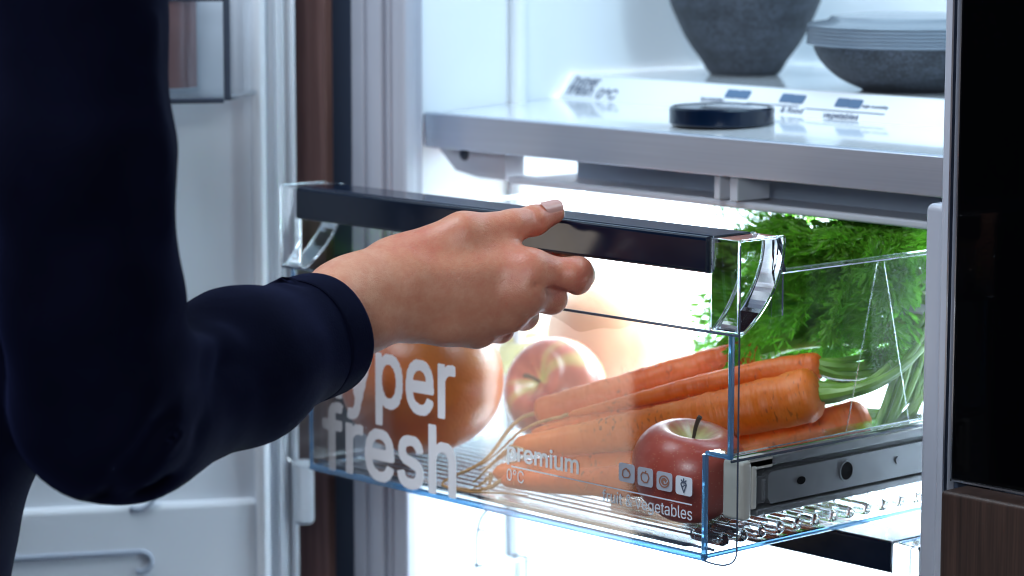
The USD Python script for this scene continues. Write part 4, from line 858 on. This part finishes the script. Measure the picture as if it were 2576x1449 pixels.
# thumb nail: a slightly domed plate on the outer side of the thumb tip
na, nb = J(1360, 541, 1.985), J(1394, 530, 1.993)
nx_ = nb-na; nx_ /= np.linalg.norm(nx_)
nz = up*0.50-fw*0.86; nz -= nx_*(nz@nx_); nz /= np.linalg.norm(nz); ny = np.cross(nz, nx_)
gx, gy = np.meshgrid(np.linspace(-1, 1, 25), np.linspace(-1, 1, 21), indexing='ij')
rr = np.clip(1-np.abs(gx)**3.2, 0, 1)**0.5; L_, B_ = 0.0094, 0.0062
cu = (gy*rr*1.05)
nv = (na*0.46+nb*0.54)+nx_*(gx*L_)[..., None]+ny*(np.sin(cu)*B_*1.15)[..., None]+nz*(0.0099-0.0021*(gx*0.5+0.5)-(1-np.cos(cu))*0.0072)[..., None]
i, j = np.meshgrid(np.arange(24), np.arange(20), indexing='ij'); q = np.stack([i*21+j, (i+1)*21+j, (i+1)*21+j+1, i*21+j+1], -1).reshape(-1, 4)
part('thumb_nail', (nv.reshape(-1, 3), q), nail_m, person, smooth=True)
# sweater: torso, upper arm and sleeve in one cloth surface with folds
EL = J(262, 1040, 1.70)
sw_b = [(J(180, -420, 1.66), J(203, 420, 1.66), 0.056, 0.049, 0.02), (J(200, 420, 1.66), J(228, 760, 1.675), 0.049, 0.048, 0.03), (J(228, 760, 1.675), EL, 0.048, 0.045, 0.03), (EL, J(330, 1045, 1.725), 0.048, 0.045, 0.03),
        (J(330, 1045, 1.725), J(600, 922, 1.815), 0.0475, 0.0465, 0.02), (J(600, 922, 1.815), J(790, 846, 1.885), 0.0465, 0.0395, 0.02), (J(790, 846, 1.885), J(830, 836, 1.899), 0.0402, 0.0402, 0.004),
        (J(-190, -420, 1.78), J(-235, 900, 1.78), 0.105, 0.095, 0.03), (J(-235, 900, 1.78), J(-420, 1900, 1.78), 0.085, 0.09, 0.03)]
pp = np.array([x for b in sw_b for x in b[:2]])
hs = 0.0042
lo, hi = pp.min(0)-0.12, pp.max(0)+0.06
lo[2] = max(lo[2], -0.30); hi[2] = min(hi[2], 0.42)
G2 = grid(lo, hi, hs); f2 = None
for a, b, ra, rb, k in sw_b:
    g = cone_sdf(G2, a, b, ra, rb); f2 = g if f2 is None else smin(f2, g, k)
ax_ = J(838, 833, 1.901)-J(600, 920, 1.815); ax_ /= np.linalg.norm(ax_)
f2 = np.maximum(f2, (G2-J(806, 846, 1.889))@ax_)                      # the cuff ends in a clean opening
def fold(pts, r, depth):
    global f2
    dmin = None
    for a, b in zip(pts[:-1], pts[1:]):
        g = cone_sdf(G2, a, b, 0, 0); dmin = g if dmin is None else np.minimum(dmin, g)
    f2 = f2+depth*np.exp(-(dmin/r)**2)
D1 = 1.66
fold([J(520, 900, 1.74), J(600, 960, 1.765), J(630, 1040, 1.79)], 0.010, 0.0095); fold([J(500, 960, 1.73), J(450, 1080, 1.70), J(370, 1220, 1.70)], 0.011, 0.0090)
fold([J(390, 1070, 1.665), J(320, 1180, 1.665), J(270, 1240, 1.69)], 0.010, 0.0070); fold([J(560, 860, 1.75), J(480, 870, 1.70), J(380, 960, 1.655), J(280, 1110, 1.65)], 0.011, -0.0065)
fold([J(650, 900, 1.80), J(680, 960, 1.80), J(690, 1020, 1.82)], 0.010, -0.0035); fold([J(395, 60, 1.63), J(405, 300, 1.63), J(430, 560, 1.645)], 0.012, -0.004); fold([J(350, 100, 1.61), J(370, 380, 1.61), J(410, 620, 1.63)], 0.012, 0.0035)
fold([J(735, 705, 1.86), J(795, 790, 1.842), J(805, 880, 1.848), J(775, 995, 1.87)], 0.0045, 0.0035)   # seam of the cuff
nr_ = np.abs(f2) < 0.02; f2[nr_] += 0.0044*(meshkit.fbm(G2[nr_]*22, 2, 5)-0.5)
f2[0], f2[-1], f2[:, 0], f2[:, -1], f2[:, :, 0], f2[:, :, -1] = 1, 1, 1, 1, 1, 1
sm = surface_nets(f2, G2[0, 0, 0], hs)
trimesh.smoothing.filter_taubin(sm, 0.5, 0.52, 8)
part('sweater', sm, knit, person, 'navy blue long sleeved sweater', smooth=True)
# turned hem of the cuff
cc = J(800, 843, 1.888); e1 = np.cross(ax_, up); e1 /= np.linalg.norm(e1); e2 = np.cross(ax_, e1)
hem = lathe([(0.0385, -0.0215), (0.0412, -0.0225), (0.0419, -0.0210), (0.0418, -0.0010), (0.0415, 0.0012), (0.0402, 0.0022), (0.0386, 0.0010), (0.0380, -0.0030), (0.0360, -0.0100)], 72)
hv_ = hem.vertices; aa = np.arctan2(hv_[:, 1], hv_[:, 0]); hem.vertices = hv_*np.c_[1+0.012*np.sin(2*aa+1)+0.006*np.sin(5*aa), 1+0.012*np.sin(2*aa+1)+0.006*np.sin(5*aa), np.ones(len(hv_))]
part('cuff', place(hem, cc+ax_*0.002, e1, e2, ax_) if np.linalg.det(np.c_[e1, e2, ax_]) > 0 else place(hem, cc+ax_*0.002, e2, e1, ax_), knit, person, smooth=50)
